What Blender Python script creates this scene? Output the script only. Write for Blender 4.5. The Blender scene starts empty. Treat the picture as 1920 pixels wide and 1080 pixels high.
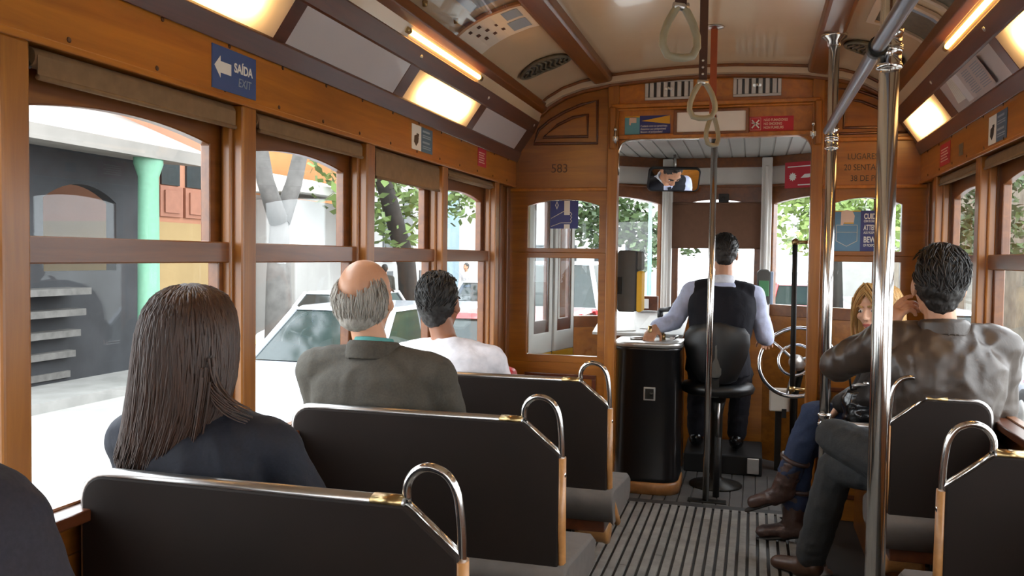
import bpy, bmesh, math, random
from mathutils import Vector as V, Matrix, Quaternion, noise
random.seed(7)
PI = math.pi
SC = bpy.context.scene
COL = SC.collection

# ------------------------------------------------------------------ colour / materials
def lin(c):
    if isinstance(c, str):
        c = [int(c[i:i+2], 16) / 255 for i in (0, 2, 4)]
    return tuple(((x / 12.92) if x <= .04045 else ((x + .055) / 1.055) ** 2.4) for x in c) + (1,)

MATS = {}
def newmat(name):
    m = bpy.data.materials.new(name); m.use_nodes = True
    nt = m.node_tree; nt.nodes.clear()
    out = nt.nodes.new('ShaderNodeOutputMaterial')
    MATS[name] = m
    return m, nt, out

def princ(nt, out, **k):
    b = nt.nodes.new('ShaderNodeBsdfPrincipled')
    for n, v in k.items():
        b.inputs[n.replace('_', ' ')].default_value = v
    nt.links.new(b.outputs[0], out.inputs[0])
    return b

def coords(nt, scale=(1, 1, 1)):
    t = nt.nodes.new('ShaderNodeTexCoord'); mp = nt.nodes.new('ShaderNodeMapping')
    mp.inputs['Scale'].default_value = scale
    nt.links.new(t.outputs['Object'], mp.inputs[0])
    return mp.outputs[0]

def ramp(nt, src, stops):
    r = nt.nodes.new('ShaderNodeValToRGB'); e = r.color_ramp.elements
    while len(e) < len(stops): e.new(.5)
    for i, (p, c) in enumerate(stops):
        e[i].position = p; e[i].color = lin(c) if isinstance(c, (str, list)) else c
    nt.links.new(src, r.inputs[0])
    return r.outputs[0]

def noi(nt, vec, scale, detail=4, rough=.55, dist=0):
    n = nt.nodes.new('ShaderNodeTexNoise')
    n.inputs['Scale'].default_value = scale; n.inputs['Detail'].default_value = detail
    n.inputs['Roughness'].default_value = rough; n.inputs['Distortion'].default_value = dist
    nt.links.new(vec, n.inputs['Vector'])
    return n.outputs[0]

def bump(nt, b, src, strength, dist=.01):
    n = nt.nodes.new('ShaderNodeBump'); n.inputs['Strength'].default_value = strength
    n.inputs['Distance'].default_value = dist
    nt.links.new(src, n.inputs['Height']); nt.links.new(n.outputs[0], b.inputs['Normal'])

def plain(name, col, rough=.5, metal=0., var=.12, scale=14, coat=0., spec=.5, bmp=0., bscale=60):
    """one colour with a slight procedural mottling"""
    m, nt, out = newmat(name)
    b = princ(nt, out, Roughness=rough, Metallic=metal, Coat_Weight=coat)
    b.inputs['Specular IOR Level'].default_value = spec
    c = lin(col); vec = coords(nt)
    f = noi(nt, vec, scale)
    lo = tuple(x * (1 - var) for x in c[:3]) + (1,); hi = tuple(min(1, x * (1 + var)) for x in c[:3]) + (1,)
    nt.links.new(ramp(nt, f, [(.3, lo), (.7, hi)]), b.inputs['Base Color'])
    if bmp: bump(nt, b, noi(nt, vec, bscale, 6), bmp)
    return m

def wood(name, c1, c2, scale=(18, 1.2, 18), rough=.32, coat=.25, knots=True):
    m, nt, out = newmat(name)
    b = princ(nt, out, Roughness=rough, Coat_Weight=coat, Coat_Roughness=.25)
    vec = coords(nt, scale)
    f = noi(nt, vec, 1.6, 6, .62, .6)
    a, z = lin(c1), lin(c2)
    mid = tuple((x + y) / 2 for x, y in zip(a, z))
    col = ramp(nt, f, [(.25, z), (.5, mid), (.72, a)])
    big = noi(nt, coords(nt), 1.7, 3)
    mx = nt.nodes.new('ShaderNodeMix'); mx.data_type = 'RGBA'; mx.blend_type = 'MULTIPLY'
    mx.inputs[0].default_value = .55
    nt.links.new(col, mx.inputs[6])
    nt.links.new(ramp(nt, big, [(.3, (.62, .58, .52, 1)), (.65, (1, 1, 1, 1))]), mx.inputs[7])
    nt.links.new(mx.outputs[2], b.inputs['Base Color'])
    bump(nt, b, f, .06, .004)
    return m

def emit(name, col, strength):
    m, nt, out = newmat(name)
    e = nt.nodes.new('ShaderNodeEmission'); e.inputs[0].default_value = lin(col); e.inputs[1].default_value = strength
    nt.links.new(e.outputs[0], out.inputs[0])
    return m

def glassmat(name, tint=(.97, .985, .98, 1), gl=.9, rough=.0):
    m, nt, out = newmat(name)
    t = nt.nodes.new('ShaderNodeBsdfTransparent'); t.inputs[0].default_value = tint
    g = nt.nodes.new('ShaderNodeBsdfGlossy'); g.inputs['Roughness'].default_value = rough
    lw = nt.nodes.new('ShaderNodeLayerWeight'); lw.inputs[0].default_value = .5
    pw = nt.nodes.new('ShaderNodeMath'); pw.operation = 'POWER'; pw.inputs[1].default_value = 5.
    nt.links.new(lw.outputs['Facing'], pw.inputs[0])
    mu = nt.nodes.new('ShaderNodeMath'); mu.operation = 'MULTIPLY_ADD'; mu.inputs[1].default_value = gl*.6; mu.inputs[2].default_value = .025*gl
    nt.links.new(pw.outputs[0], mu.inputs[0])
    mx = nt.nodes.new('ShaderNodeMixShader')
    nt.links.new(mu.outputs[0], mx.inputs[0]); nt.links.new(t.outputs[0], mx.inputs[1]); nt.links.new(g.outputs[0], mx.inputs[2])
    nt.links.new(mx.outputs[0], out.inputs[0])
    return m

# ------------------------------------------------------------------ mesh builder
def frame_from(d, up=V((0, 0, 1))):
    d = d.normalized()
    if abs(d.dot(up)) > .98: up = V((0, 1, 0)) if abs(d.y) < .9 else V((1, 0, 0))
    x = up.cross(d).normalized(); y = d.cross(x).normalized()
    return x, y, d

class MB:
    def __init__(s): s.v = []; s.f = []; s.sm = []; s.mi = []
    def add(s, vs, fs, smooth=False, mat=0):
        o = len(s.v); s.v += [tuple(p) for p in vs]
        for f in fs: s.f.append(tuple(i + o for i in f)); s.sm.append(smooth); s.mi.append(mat)
        return s
    def box(s, x0, x1, y0, y1, z0, z1, mat=0):
        x0, x1 = sorted((x0, x1)); y0, y1 = sorted((y0, y1)); z0, z1 = sorted((z0, z1))
        return s.add([(x0,y0,z0),(x1,y0,z0),(x1,y1,z0),(x0,y1,z0),(x0,y0,z1),(x1,y0,z1),(x1,y1,z1),(x0,y1,z1)],
              [(3,2,1,0),(4,5,6,7),(0,1,5,4),(1,2,6,5),(2,3,7,6),(3,0,4,7)], mat=mat)
    def obox(s, c, h, R=Matrix.Identity(3), mat=0):
        c = V(c); vs = [c + R @ V((sx*h[0], sy*h[1], sz*h[2])) for sz in (-1,1) for sx, sy in ((-1,-1),(1,-1),(1,1),(-1,1))]
        return s.add(vs, [(3,2,1,0),(4,5,6,7),(0,1,5,4),(1,2,6,5),(2,3,7,6),(3,0,4,7)], mat=mat)
    def beam(s, a, b, w, h, up=V((0,0,1)), mat=0):
        a, b = V(a), V(b); x, y, d = frame_from(b - a, up)
        R = Matrix((x, y, d)).transposed()
        return s.obox((a + b) / 2, (w/2, h/2, (b - a).length/2), R, mat)
    def prism(s, pts, fn, a, b, smooth=False, mat=0):
        """pts 2-D outline, fn(u,v,w)->xyz, extruded w=a..b"""
        n = len(pts); vs = [fn(u, v, a) for u, v in pts] + [fn(u, v, b) for u, v in pts]
        s.add(vs, [tuple(range(n))[::-1], tuple(range(n, 2*n))], mat=mat)
        o = len(s.v) - 2*n
        for i in range(n):
            j = (i+1) % n; s.f.append((o+i, o+j, o+n+j, o+n+i)); s.sm.append(smooth); s.mi.append(mat)
        return s
    def ring(s, outer, inner, fn, a, b, mat=0):
        """plate with a hole; outer and inner have equal counts"""
        n = len(outer)
        vs = [fn(u,v,w) for w in (a,b) for L in (outer,inner) for u,v in L]
        fs = []
        for i in range(n):
            j = (i+1) % n
            fs += [(i,j,n+j,n+i), (2*n+i,3*n+i,3*n+j,2*n+j), (i,2*n+i,2*n+j,j), (n+i,n+j,3*n+j,3*n+i)]
        return s.add(vs, fs, mat=mat)
    def loft(s, rings, caps=True, smooth=True, closed=True, mat=0):
        n = len(rings[0]); vs = [p for r in rings for p in r]; fs = []
        m = n if closed else n-1
        for k in range(len(rings)-1):
            for i in range(m):
                j = (i+1) % n; fs.append((k*n+i, k*n+j, (k+1)*n+j, (k+1)*n+i))
        s.add(vs, fs, smooth, mat)
        if caps and closed:
            o = len(s.v) - len(vs)
            s.f.append(tuple(o+i for i in range(n))[::-1]); s.sm.append(False); s.mi.append(mat)
            o2 = o + (len(rings)-1)*n
            s.f.append(tuple(o2+i for i in range(n))); s.sm.append(False); s.mi.append(mat)
        return s
    def tube(s, pts, r, n=10, closed=False, caps=True, flat=1., up=None, mat=0):
        pts = [V(p) for p in pts]; m = len(pts)
        rs = r if isinstance(r, (list, tuple)) else [r]*m
        tg = []
        for i in range(m):
            if closed: d = pts[(i+1) % m] - pts[i-1]
            else: d = pts[min(i+1, m-1)] - pts[max(i-1, 0)]
            tg.append(d.normalized())
        x, y, _ = frame_from(tg[0], up or V((0,0,1)))
        rings = []
        for i in range(m):
            if i:
                q = tg[i-1].rotation_difference(tg[i]); x = q @ x
            x = (x - tg[i]*x.dot(tg[i])).normalized(); y = tg[i].cross(x)
            rings.append([pts[i] + x*(math.cos(2*PI*k/n)*rs[i]) + y*(math.sin(2*PI*k/n)*rs[i]*flat) for k in range(n)])
        if closed: rings.append(rings[0]); return s.loft(rings, False, mat=mat)
        return s.loft(rings, caps, mat=mat)
    def capsule(s, a, b, ra, rb, n=12, flat=1., up=None, k=4):
        a, b = V(a), V(b); d = (b-a).normalized(); ps = []; rs = []
        for i in range(k+1):
            t = i/k*PI/2; ps.append(a - d*(ra*math.cos(t))); rs.append(max(ra*math.sin(t), 1e-4))
        for i in range(k, -1, -1):
            t = i/k*PI/2; ps.append(b + d*(rb*math.cos(t))); rs.append(max(rb*math.sin(t), 1e-4))
        return s.tube(ps, rs, n, flat=flat, up=up)
    def lathe(s, prof, base, axis=V((0,0,1)), n=24, mat=0):
        base = V(base); x, y, d = frame_from(V(axis))
        rings = [[base + d*h + x*(math.cos(2*PI*k/n)*r) + y*(math.sin(2*PI*k/n)*r) for k in range(n)] for r, h in prof]
        return s.loft(rings, True, mat=mat)
    def ellipsoid(s, c, r, R=Matrix.Identity(3), nu=16, nv=10, mat=0):
        c = V(c); rings = []
        for i in range(nv+1):
            t = -PI/2 + PI*i/nv; cz, sz = max(math.cos(t), 1e-3), math.sin(t)
            rings.append([c + R @ V((r[0]*cz*math.cos(2*PI*k/nu), r[1]*cz*math.sin(2*PI*k/nu), r[2]*sz)) for k in range(nu)])
        return s.loft(rings, True, mat=mat)
    def quad(s, a, b, c, d, mat=0): return s.add([a,b,c,d], [(0,1,2,3)], mat=mat)
    def build(s, name, mats, parent=None, bevel=0., bseg=2, fix=True):
        me = bpy.data.meshes.new(name); me.from_pydata(s.v, [], s.f)
        if not isinstance(mats, (list, tuple)): mats = [mats]
        for m in mats: me.materials.append(MATS[m] if isinstance(m, str) else m)
        me.polygons.foreach_set('use_smooth', s.sm); me.polygons.foreach_set('material_index', s.mi)
        me.update()
        if fix:
            bm = bmesh.new(); bm.from_mesh(me); bmesh.ops.recalc_face_normals(bm, faces=bm.faces); bm.to_mesh(me); bm.free()
        o = bpy.data.objects.new(name, me); COL.objects.link(o)
        if bevel:
            b = o.modifiers.new('edge', 'BEVEL'); b.width = bevel; b.segments = bseg; b.limit_method = 'ANGLE'; b.angle_limit = .6
        if parent: put(o, parent)
        return o

def put(o, parent):
    o.parent = parent
    o.matrix_parent_inverse = parent_matrix(parent).inverted()

def parent_matrix(p):
    m = Matrix.LocRotScale(p.location, p.rotation_euler, p.scale)
    if p.parent: m = parent_matrix(p.parent) @ p.matrix_parent_inverse @ m
    return m

def thing(name, label, cat, loc=(0, 0, 0), group=None, kind=None):
    o = bpy.data.objects.new(name, None); COL.objects.link(o); o.location = loc; o.empty_display_size = .05
    o['label'] = label; o['category'] = cat
    if group: o['group'] = group
    if kind: o['kind'] = kind
    return o
def tag(o, label, cat, group=None, kind=None):
    o['label'] = label; o['category'] = cat
    if group: o['group'] = group
    if kind: o['kind'] = kind
    return o
def struct(o, label=None, cat=None):
    o['kind'] = 'structure'
    if label: o['label'] = label; o['category'] = cat
    return o
def sempty(name, loc, label=None, cat=None):
    o = bpy.data.objects.new(name, None); COL.objects.link(o); o.location = loc
    return struct(o, label, cat)

def copy_tree(o, delta=None, parent=None):
    c = o.copy(); COL.objects.link(c)
    if parent: c.parent = parent
    if delta is not None: c.location = V(c.location) + V(delta)
    for ch in list(o.children): copy_tree(ch, None, c)
    return c

def arch_loop(u0, u1, v0, v1, rise, n=12, m=4):
    """closed loop, arched top: v1 at the corners, v1+rise in the middle"""
    top = [(u0 + (u1-u0)*i/n, v1 + rise*(1 - (2*i/n-1)**2)) for i in range(n+1)]
    bot = [(u1 + (u0-u1)*i/n, v0) for i in range(n+1)]
    r = [(u1, v1 + (v0-v1)*i/m) for i in range(1, m)]
    l = [(u0, v0 + (v1-v0)*i/m) for i in range(1, m)]
    return top + r + bot + l

def text_mesh(body, size, fn, mat, name='lettering', parent=None, align='LEFT', xs=1., bold=0., depth=.0006, shear=0.):
    cu = bpy.data.curves.new(name, 'FONT'); cu.body = body; cu.size = size; cu.align_x = align
    cu.extrude = depth; cu.offset = bold; cu.shear = shear
    t = bpy.data.objects.new(name, cu); COL.objects.link(t)
    bpy.context.view_layer.update()
    me = bpy.data.meshes.new_from_object(t.evaluated_get(bpy.context.evaluated_depsgraph_get()))
    bpy.data.objects.remove(t); bpy.data.curves.remove(cu)
    me.name = name
    for v in me.vertices: v.co = V(fn(v.co.x*xs, v.co.y, v.co.z))
    me.materials.clear(); me.materials.append(MATS[mat])
    o = bpy.data.objects.new(name, me); COL.objects.link(o)
    if parent: put(o, parent)
    return o

# ------------------------------------------------------------------ camera
H = 1.41
FPX = 1600.
_y, _p, _r = (math.radians(a) for a in (15.8, 2.11, .73))
cF = V((-math.sin(_y)*math.cos(_p), math.cos(_y)*math.cos(_p), -math.sin(_p)))
_R = V((math.cos(_y), math.sin(_y), 0)); _U = _R.cross(cF)
cR = _R*math.cos(_r) + _U*math.sin(_r); cU = -_R*math.sin(_r) + _U*math.cos(_r)
cd = bpy.data.cameras.new('camera'); cam = bpy.data.objects.new('camera', cd); COL.objects.link(cam)
cd.sensor_width = 36; cd.lens = 36*FPX/1920; cd.clip_start = .02; cd.clip_end = 400
cam.matrix_world = Matrix((cR, cU, -cF)).transposed().to_4x4(); cam.location = (0, 0, H)
SC.camera = cam

# ------------------------------------------------------------------ material library
wood('wood_honey', 'cc8228', '9f5c18', (14, 1., 14), .3, .4)
wood('wood_honey_up', 'b07026', '854e17', (16, 16, 1.2), .32, .3)
wood('wood_brown', '864e1a', '62330f', (16, 1.2, 16), .3, .4)
wood('wood_brown_up', '905820', '6a3c13', (16, 16, 1.2), .33, .3)
wood('wood_wall', 'aa6a20', '7e4a15', (1.2, 16, 14), .3, .4)
wood('wood_dark', '67351b', '45210f', (16, 1.2, 16), .3, .4)
wood('wood_pale', 'c08a52', '99683a', (12, 12, 12), .4, .2)
plain('cream', 'dcc4a2', .22, 0, .04, 3, .35)
plain('cream_trim', 'd2bda2', .35, 0, .04, 4, .2)
plain('grey_slat', '84807a', .5, 0, .28, 9, 0, .5, .3, 40)
plain('floor_dark', '2c2a28', .6, 0, .3, 6)
plain('platform_floor', '4a4744', .6, 0, .25, 8)
plain('blind_cloth', '83684a', .85, 0, .1, 30)
plain('front_blind', '6a4b38', .85, 0, .08, 30)
plain('chrome', 'd8d6d2', .16, 1., .03)
plain('chrome_soft', 'c4c2c0', .3, 1., .05)
plain('bar_sleeve', '8a8d97', .3, .85, .04)
plain('steel', 'c2bfba', .35, .8, .06)
plain('brass', 'ad9468', .3, 1., .1)
plain('dark_metal', '2b2a27', .45, .7, .15)
plain('vent_metal', '6a6452', .5, .3, .2, 40)
plain('black_paint', '0c0c0e', .34, 0, .25, 8, .2)
plain('black_plastic', '111213', .4, 0, .12)
plain('black_rubber', '0b0b0b', .7, 0, .15)
plain('seat_board', '1b130f', .65, 0, .14, 5, 0, .2)
plain('seat_cloth', '57504b', .8, 0, .12, 20)
plain('seat_lilac', '8d8490', .5, 0, .1, 10)
plain('red_vinyl', 'a01f22', .4, 0, .1)
plain('white_paint', 'd8d6d0', .45, 0, .06, 5)
plain('grey_paint', '8d8c86', .5, 0, .08, 5)
plain('white_paper', 'e8e6e0', .7, 0, .03)
plain('desk_white', 'd5d2cc', .5, 0, .06)
plain('yellow_paint', 'd9a516', .45, 0, .05)
plain('machine_grey', '4e4c47', .55, 0, .08)
plain('green_plastic', '4f8a5b', .5, 0, .06)
plain('strap_leather', '3d2116', .5, 0, .15, 20)
plain('strap_leather_red', '8e4321', .45, 0, .1, 20)
plain('strap_ring', '968e76', .45, 0, .08, 30)
plain('sign_blue', '2b4a86', .4, 0, .03)
plain('sign_navy', '232c70', .45, 0, .03)
plain('sign_denim', '5b87a8', .5, 0, .05)
plain('sign_slate', '45617a', .5, 0, .06)
plain('sign_red', 'bb2335', .45, 0, .03)
plain('sign_pale', 'e8ddcc', .5, 0, .03)
plain('sign_white', 'f2f0ea', .5, 0, .02)
plain('sign_grey', '8fa0b4', .5, 0, .03)
plain('sign_yellow', 'dba42c', .5, 0, .03)
plain('sign_teal', '5d9cab', .5, 0, .03)
plain('sign_skin', 'e6c6b0', .5, 0, .03)
plain('ink_dark', '33261d', .7, 0, .05)
plain('ink_brown', '4d2d17', .6, 0, .1)
plain('ad_white', 'c9c4c6', .3, 0, .02, 3, .3)
plain('lightbox_white', 'f6f0e8', .3, 0, .02)
glassmat('glass')
glassmat('acrylic', (.93, .94, .95, 1), 1.)
# ================================================================== THE TRAM BODY
XC = -.27; HW = 1.10; YB = 4.9; YR = -2.25
def SX(s, d): return XC + s*(HW + d)            # d outwards from the face of the window posts; s=-1 left, +1 right
def side(s): return 'left' if s < 0 else 'right'
POSTS = [1.327 + .792*k for k in range(-4, 4)] + [4.53]
HP = .034
ARC = [(0, 2.475), (.15, 2.473), (.3, 2.465), (.45, 2.455), (.53, 2.448), (.7, 2.42), (.81, 2.385), (.9, 2.335), (.97, 2.275)]
def zarc(x):
    u = abs(x - XC)
    for (a, za), (b, zb) in zip(ARC, ARC[1:]):
        if u <= b: return za + (zb-za)*(u-a)/(b-a)
    return ARC[-1][1]

# floor: dark boards with a field of grey wooden slats along the aisle
m = MB(); m.box(SX(-1, .1), SX(1, .1), YR, YB+.06, -.06, 0)
fl = struct(m.build('floor', 'floor_dark'), 'dark tram floor with worn grey wooden slats along the aisle', 'floor')
m = MB(); random.seed(3)
x = -.80
while x < .30:
    y = YR + .1
    while y < YB - .02:
        L = random.uniform(1.4, 2.6); y2 = min(y + L, YB - .02)
        m.box(x, x+.034, y, y2 - .004, .0005, .0125)
        y = y2
    x += .0475
m.build('floor_slats', 'grey_slat', fl, .002, 1)
m = MB(); m.box(-.86, .40, YB-.02, YB+.06, .0, .006); m.build('sill_strip', 'floor_dark', fl)
# driver's platform floor
m = MB()
plat = [(-1.36, YB+.06), (-1.36, 5.0), (-1.22, 5.85), (-.66, 6.32), (.12, 6.32), (.68, 5.85), (.82, 5.0), (.82, YB+.06)]
m.prism(plat, lambda u, v, w: (u, v, w), -.06, -.004)
pf = struct(m.build('floor_platform', 'platform_floor'), 'dark boarded floor of the driver platform', 'floor')
m = MB()
for i in range(27):
    xx = -1.2 + i*.073
    m.box(xx, xx+.066, YB+.07, 5.75 if -.9 < xx < .35 else 5.6, -.003, .004)
m.build('floor_boards', 'platform_floor', pf, .0015, 1)

SM = {}
for s in (-1, 1):
    n = side(s)
    # panelled wall below the windows
    m = MB(); m.box(SX(s, .07), SX(s, .11), YR, YB, 0, .83)
    for a, b in zip(POSTS, POSTS[1:]):
        m.box(SX(s, .062), SX(s, .075), a+HP+.05, b-HP-.05, .12, .74)
    w = struct(m.build('wall_' + n, 'wood_brown'), 'brown varnished wood %s wall of the tram below its windows' % n, 'wall'); SM[s] = w
    # letterboard above the windows
    m = MB(); m.box(SX(s, 0), SX(s, .12), YR, YB, 1.822, 1.982)
    m.box(SX(s, -.004), SX(s, .01), YR, YB, 1.818, 1.834)
    m.build('letterboard', 'wood_honey', w, .003)
    m = MB()                                                   # screw heads along the letterboard
    for k in range(26):
        yy = YR + .2 + k*.27
        for zz in (1.845, 1.965):
            m.lathe([(.0001, 0), (.0065, .0005), (.005, .002), (.0001, .0024)], (SX(s, 0), yy + (.02 if zz > 1.9 else 0), zz), V((-s, 0, 0)), 8)
    m.build('screws', 'ink_brown', w)
    for c in POSTS:
        m = MB(); m.box(SX(s, 0), SX(s, .10), c-HP, c+HP, .02, 1.82)
        m.box(SX(s, .03), SX(s, .06), c-HP-.014, c+HP+.014, .86, 1.82)
        m.build('post', 'wood_honey_up', w, .006)
    # end filler between the last window and the bulkhead
    m = MB(); m.box(SX(s, .05), SX(s, .11), POSTS[-1]+HP, YB, .8, 1.82)
    m.box(SX(s, .02), SX(s, .06), POSTS[-1]+.12, POSTS[-1]+.17, .8, 1.82)
    m.box(SX(s, .03), SX(s, .06), YB-.06, YB, .8, 1.82)
    m.build('end_panel', 'wood_brown_up', w, .004)

# ---- windows -------------------------------------------------------
wn = 0
order = {-1: ['behind the seated woman', 'beside the grey-haired man', 'beside the man in the white shirt', 'nearest the bulkhead'],
         1: ['beside the man in the leather jacket']}
for s in (-1, 1):
    for k, (a, b) in enumerate(zip(POSTS, POSTS[1:])):
        wn += 1
        y0, y1 = a+HP, b-HP
        fn = lambda u, v, w, s=s: (SX(s, w), u, v)
        e = sempty('window_%d' % wn, (SX(s, .08), (y0+y1)/2, .85))
        m = MB()
        o1 = arch_loop(y0, y1, 1.41, 1.83, 0); i1 = arch_loop(y0+.052, y1-.052, 1.44, 1.706, .03)
        m.ring(o1, i1, fn, .07, .10)
        o2 = arch_loop(y0, y1, .80, 1.41, 0); i2 = arch_loop(y0+.034, y1-.034, .858, 1.382, 0)
        m.ring(o2, i2, fn, .055, .09)
        m.box(SX(s, .035), SX(s, .09), y0+.004, y1-.004, 1.383, 1.44)
        m.build('window_frame', 'wood_brown', e, .003, 1)
        m = MB(); m.box(SX(s, .0), SX(s, .09), y0, y1, .825, .852); m.build('window_sill', 'wood_dark', e, .004)
        m = MB(); m.box(SX(s, .083), SX(s, .087), y0+.046, y1-.046, 1.432, 1.742); m.build('upper_pane', 'glass', e)
        m = MB(); m.box(SX(s, .070), SX(s, .074), y0+.03, y1-.03, .85, 1.388); m.build('lower_pane', 'glass', e)

# ---- roller blinds -------------------------------------------------
BL = {(-1, 3): ('tan roller blind over the rear left window beside the viewer', 1.755), (1, 5): ('tan roller blind over the right window beside the nearest single seat', 1.766),
      (1, 4): ('tan roller blind over the right window level with the viewer', 1.762),
      (-1, 4): ('tan roller blind over the first window, beside the seated woman', 1.752),
      (-1, 5): ('tan roller blind above the window beside the balding man', 1.760),
      (-1, 6): ('tan roller blind pulled lowest, above the window beside the man in white', 1.700),
      (-1, 7): ('short tan roller blind at the end window next to the left bulkhead', 1.783),
      (1, 7): ('tan roller blind over the narrow right window nearest the bulkhead', 1.772),
      (1, 6): ('tan roller blind over the right window beside the man in leather', 1.766)}
for (s, k), (lab, zb) in BL.items():
    a, b = POSTS[k]+HP+.006, POSTS[k+1]-HP-.006
    t = thing('roller_blind', lab, 'blind', (SX(s, .02), (a+b)/2, 1.76), 'roller blinds over the side windows')
    m = MB(); m.tube([(SX(s, .034), a+.02, 1.797), (SX(s, .034), b-.01, 1.797)], .021, 14); m.build('roller', 'blind_cloth', t)
    m = MB(); m.box(SX(s, .012), SX(s, .0145), a+.025, b-.012, zb+.006, 1.80); m.build('cloth', 'blind_cloth', t)
    m = MB(); m.tube([(SX(s, .013), a+.025, zb+.004), (SX(s, .013), b-.012, zb+.004)], .006, 8); m.build('hem_bar', 'blind_cloth', t)
    m = MB(); m.box(SX(s, .015), SX(s, .055), a, a+.006, 1.775, 1.818)
    m.lathe([(.0001, 0), (.009, .001), (.009, .022), (.0001, .024)], (SX(s, .034), a+.004, 1.782), V((0, 1, 0)), 10)
    m.build('bracket', 'dark_metal', t)

# ---- ceiling -------------------------------------------------------
us = [.97, .94, .9, .86, .81, .76, .7, .62, .53, .42, .3, .15]
prof = [(XC-u, zarc(XC-u)) for u in us] + [(XC, 2.475)] + [(XC+u, zarc(XC+u)) for u in us[::-1]]
m = MB()
r0 = [[(x, y, z) for x, z in prof] for y in (YR, YB)]
r1 = [[(x, y, z+.03) for x, z in prof] for y in (YR, YB)]
m.loft(r0, False, True, False); m.loft(r1, False, True, False)
ce = struct(m.build('ceiling', 'cream', fix=False), 'glossy cream arched tram ceiling', 'ceiling')
for s in (-1, 1):
    cx = lambda u, z: (XC + s*u, z)
    # cream band between the cove panels and the moulding
    m = MB(); m.prism([cx(.965, 2.203), cx(.94, 2.249), cx(.955, 2.29), cx(1.0, 2.29), cx(1.0, 2.2)], lambda u, v, w: (u, w, v), YR, YB)
    m.build('cream_band', 'cream', ce)
    # thin longitudinal moulding
    m = MB(); m.prism([cx(.945, 2.243), cx(.915, 2.262), cx(.905, 2.30), cx(.94, 2.32), cx(.97, 2.29)], lambda u, v, w: (u, w, v), YR, YB)
    m.build('moulding', 'wood_brown', ce, .004)
    # main beams
    m = MB(); m.prism([cx(.525, 2.413), cx(.540, 2.405), cx(.615, 2.392), cx(.632, 2.398), cx(.64, 2.45), cx(.52, 2.47)], lambda u, v, w: (u, w, v), YR, YB)
    m.build('beam', 'wood_brown', ce, .008, 3)
    # cove: dark strips framing the advertisement panels
    m = MB()
    m.prism([cx(1.10, 1.972), cx(1.092, 1.966), cx(1.068, 2.022), cx(1.075, 2.034), cx(1.12, 2.034), cx(1.12, 1.972)], lambda u, v, w: (u, w, v), YR, YB)
    m.prism([cx(.997, 2.133), cx(.99, 2.138), cx(.962, 2.20), cx(.97, 2.208), cx(1.02, 2.208), cx(1.02, 2.14)], lambda u, v, w: (u, w, v), YR, YB)
    divs = [(2.19, 2.257), (3.034, 3.127), (3.9, 3.988), (4.749, YB), (1.29, 1.36), (.39, .46), (-.5, -.43), (-1.4, -1.33)] if s < 0 else \
           [(2.19, 2.257), (3.081, 3.161), (3.93, 4.055), (4.846, YB), (1.29, 1.36), (.39, .46), (-.5, -.43), (-1.4, -1.33)]
    for a, b in divs:
        m.prism([cx(1.08, 2.015), cx(.985, 2.15), cx(1.0, 2.16), cx(1.10, 2.03)], lambda u, v, w: (u, w, v), a, b)
    m.build('trim_cove_' + side(s), 'wood_dark', None, .003)
    struct(COL.objects[-1] if False else bpy.data.objects['trim_cove_' + side(s)], 'dark wooden strips framing the %s row of cove panels' % side(s), 'trim')
    m = MB()
    for a, b in divs:
        for u, z in ((.978, 2.172),):
            c = V((XC+s*u, (a+b)/2, z)); m.lathe([(.0001, 0), (.010, .001), (.008, .006), (.0001, .008)], c, V((-s*.85, 0, -.5)), 10)
    m.build('studs', 'steel', bpy.data.objects['trim_cove_' + side(s)])
    # outer roof shell above the cove so that no sky shows behind the panels
    m = MB(); m.prism([cx(1.14, 1.98), cx(1.22, 1.98), cx(1.22, 2.2), cx(.98, 2.36), cx(.94, 2.36), cx(1.12, 2.2)], lambda u, v, w: (u, w, v), YR, YB)
    m.build('roof_shell', 'cream_trim', ce)
m = MB(); rr = [[(x, y, z+.06) for x, z in [(XC-1.2, 2.16)] + prof + [(XC+1.2, 2.16)]] for y in (YR-.1, 6.4)]
m.loft(rr, False, True, False); m.build('roof_skin', 'grey_paint', ce)
# arched end trims at the bulkhead (cream band edged by a thin brown bead)
m = MB()
o = [(x, z+.002) for x, z in prof]; i2 = [(x, z-.042) for x, z in prof]
for k in range(len(prof)-1):
    a, b = prof[k], prof[k+1]
    m.prism([(a[0], a[1]-.045), (b[0], b[1]-.045), (b[0], b[1]+.01), (a[0], a[1]+.01)], lambda u, v, w: (u, w, v), YB-.07, YB)
m.build('end_band', 'cream_trim', ce)
m = MB(); m.tube([(x, YB-.075, z-.006) for x, z in prof], .009, 8); m.build('end_bead', 'wood_brown', ce)
m = MB(); m.tube([(x, YB-.012, z-.05) for x, z in prof], .014, 8); m.build('end_moulding', 'wood_brown', ce)

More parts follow.
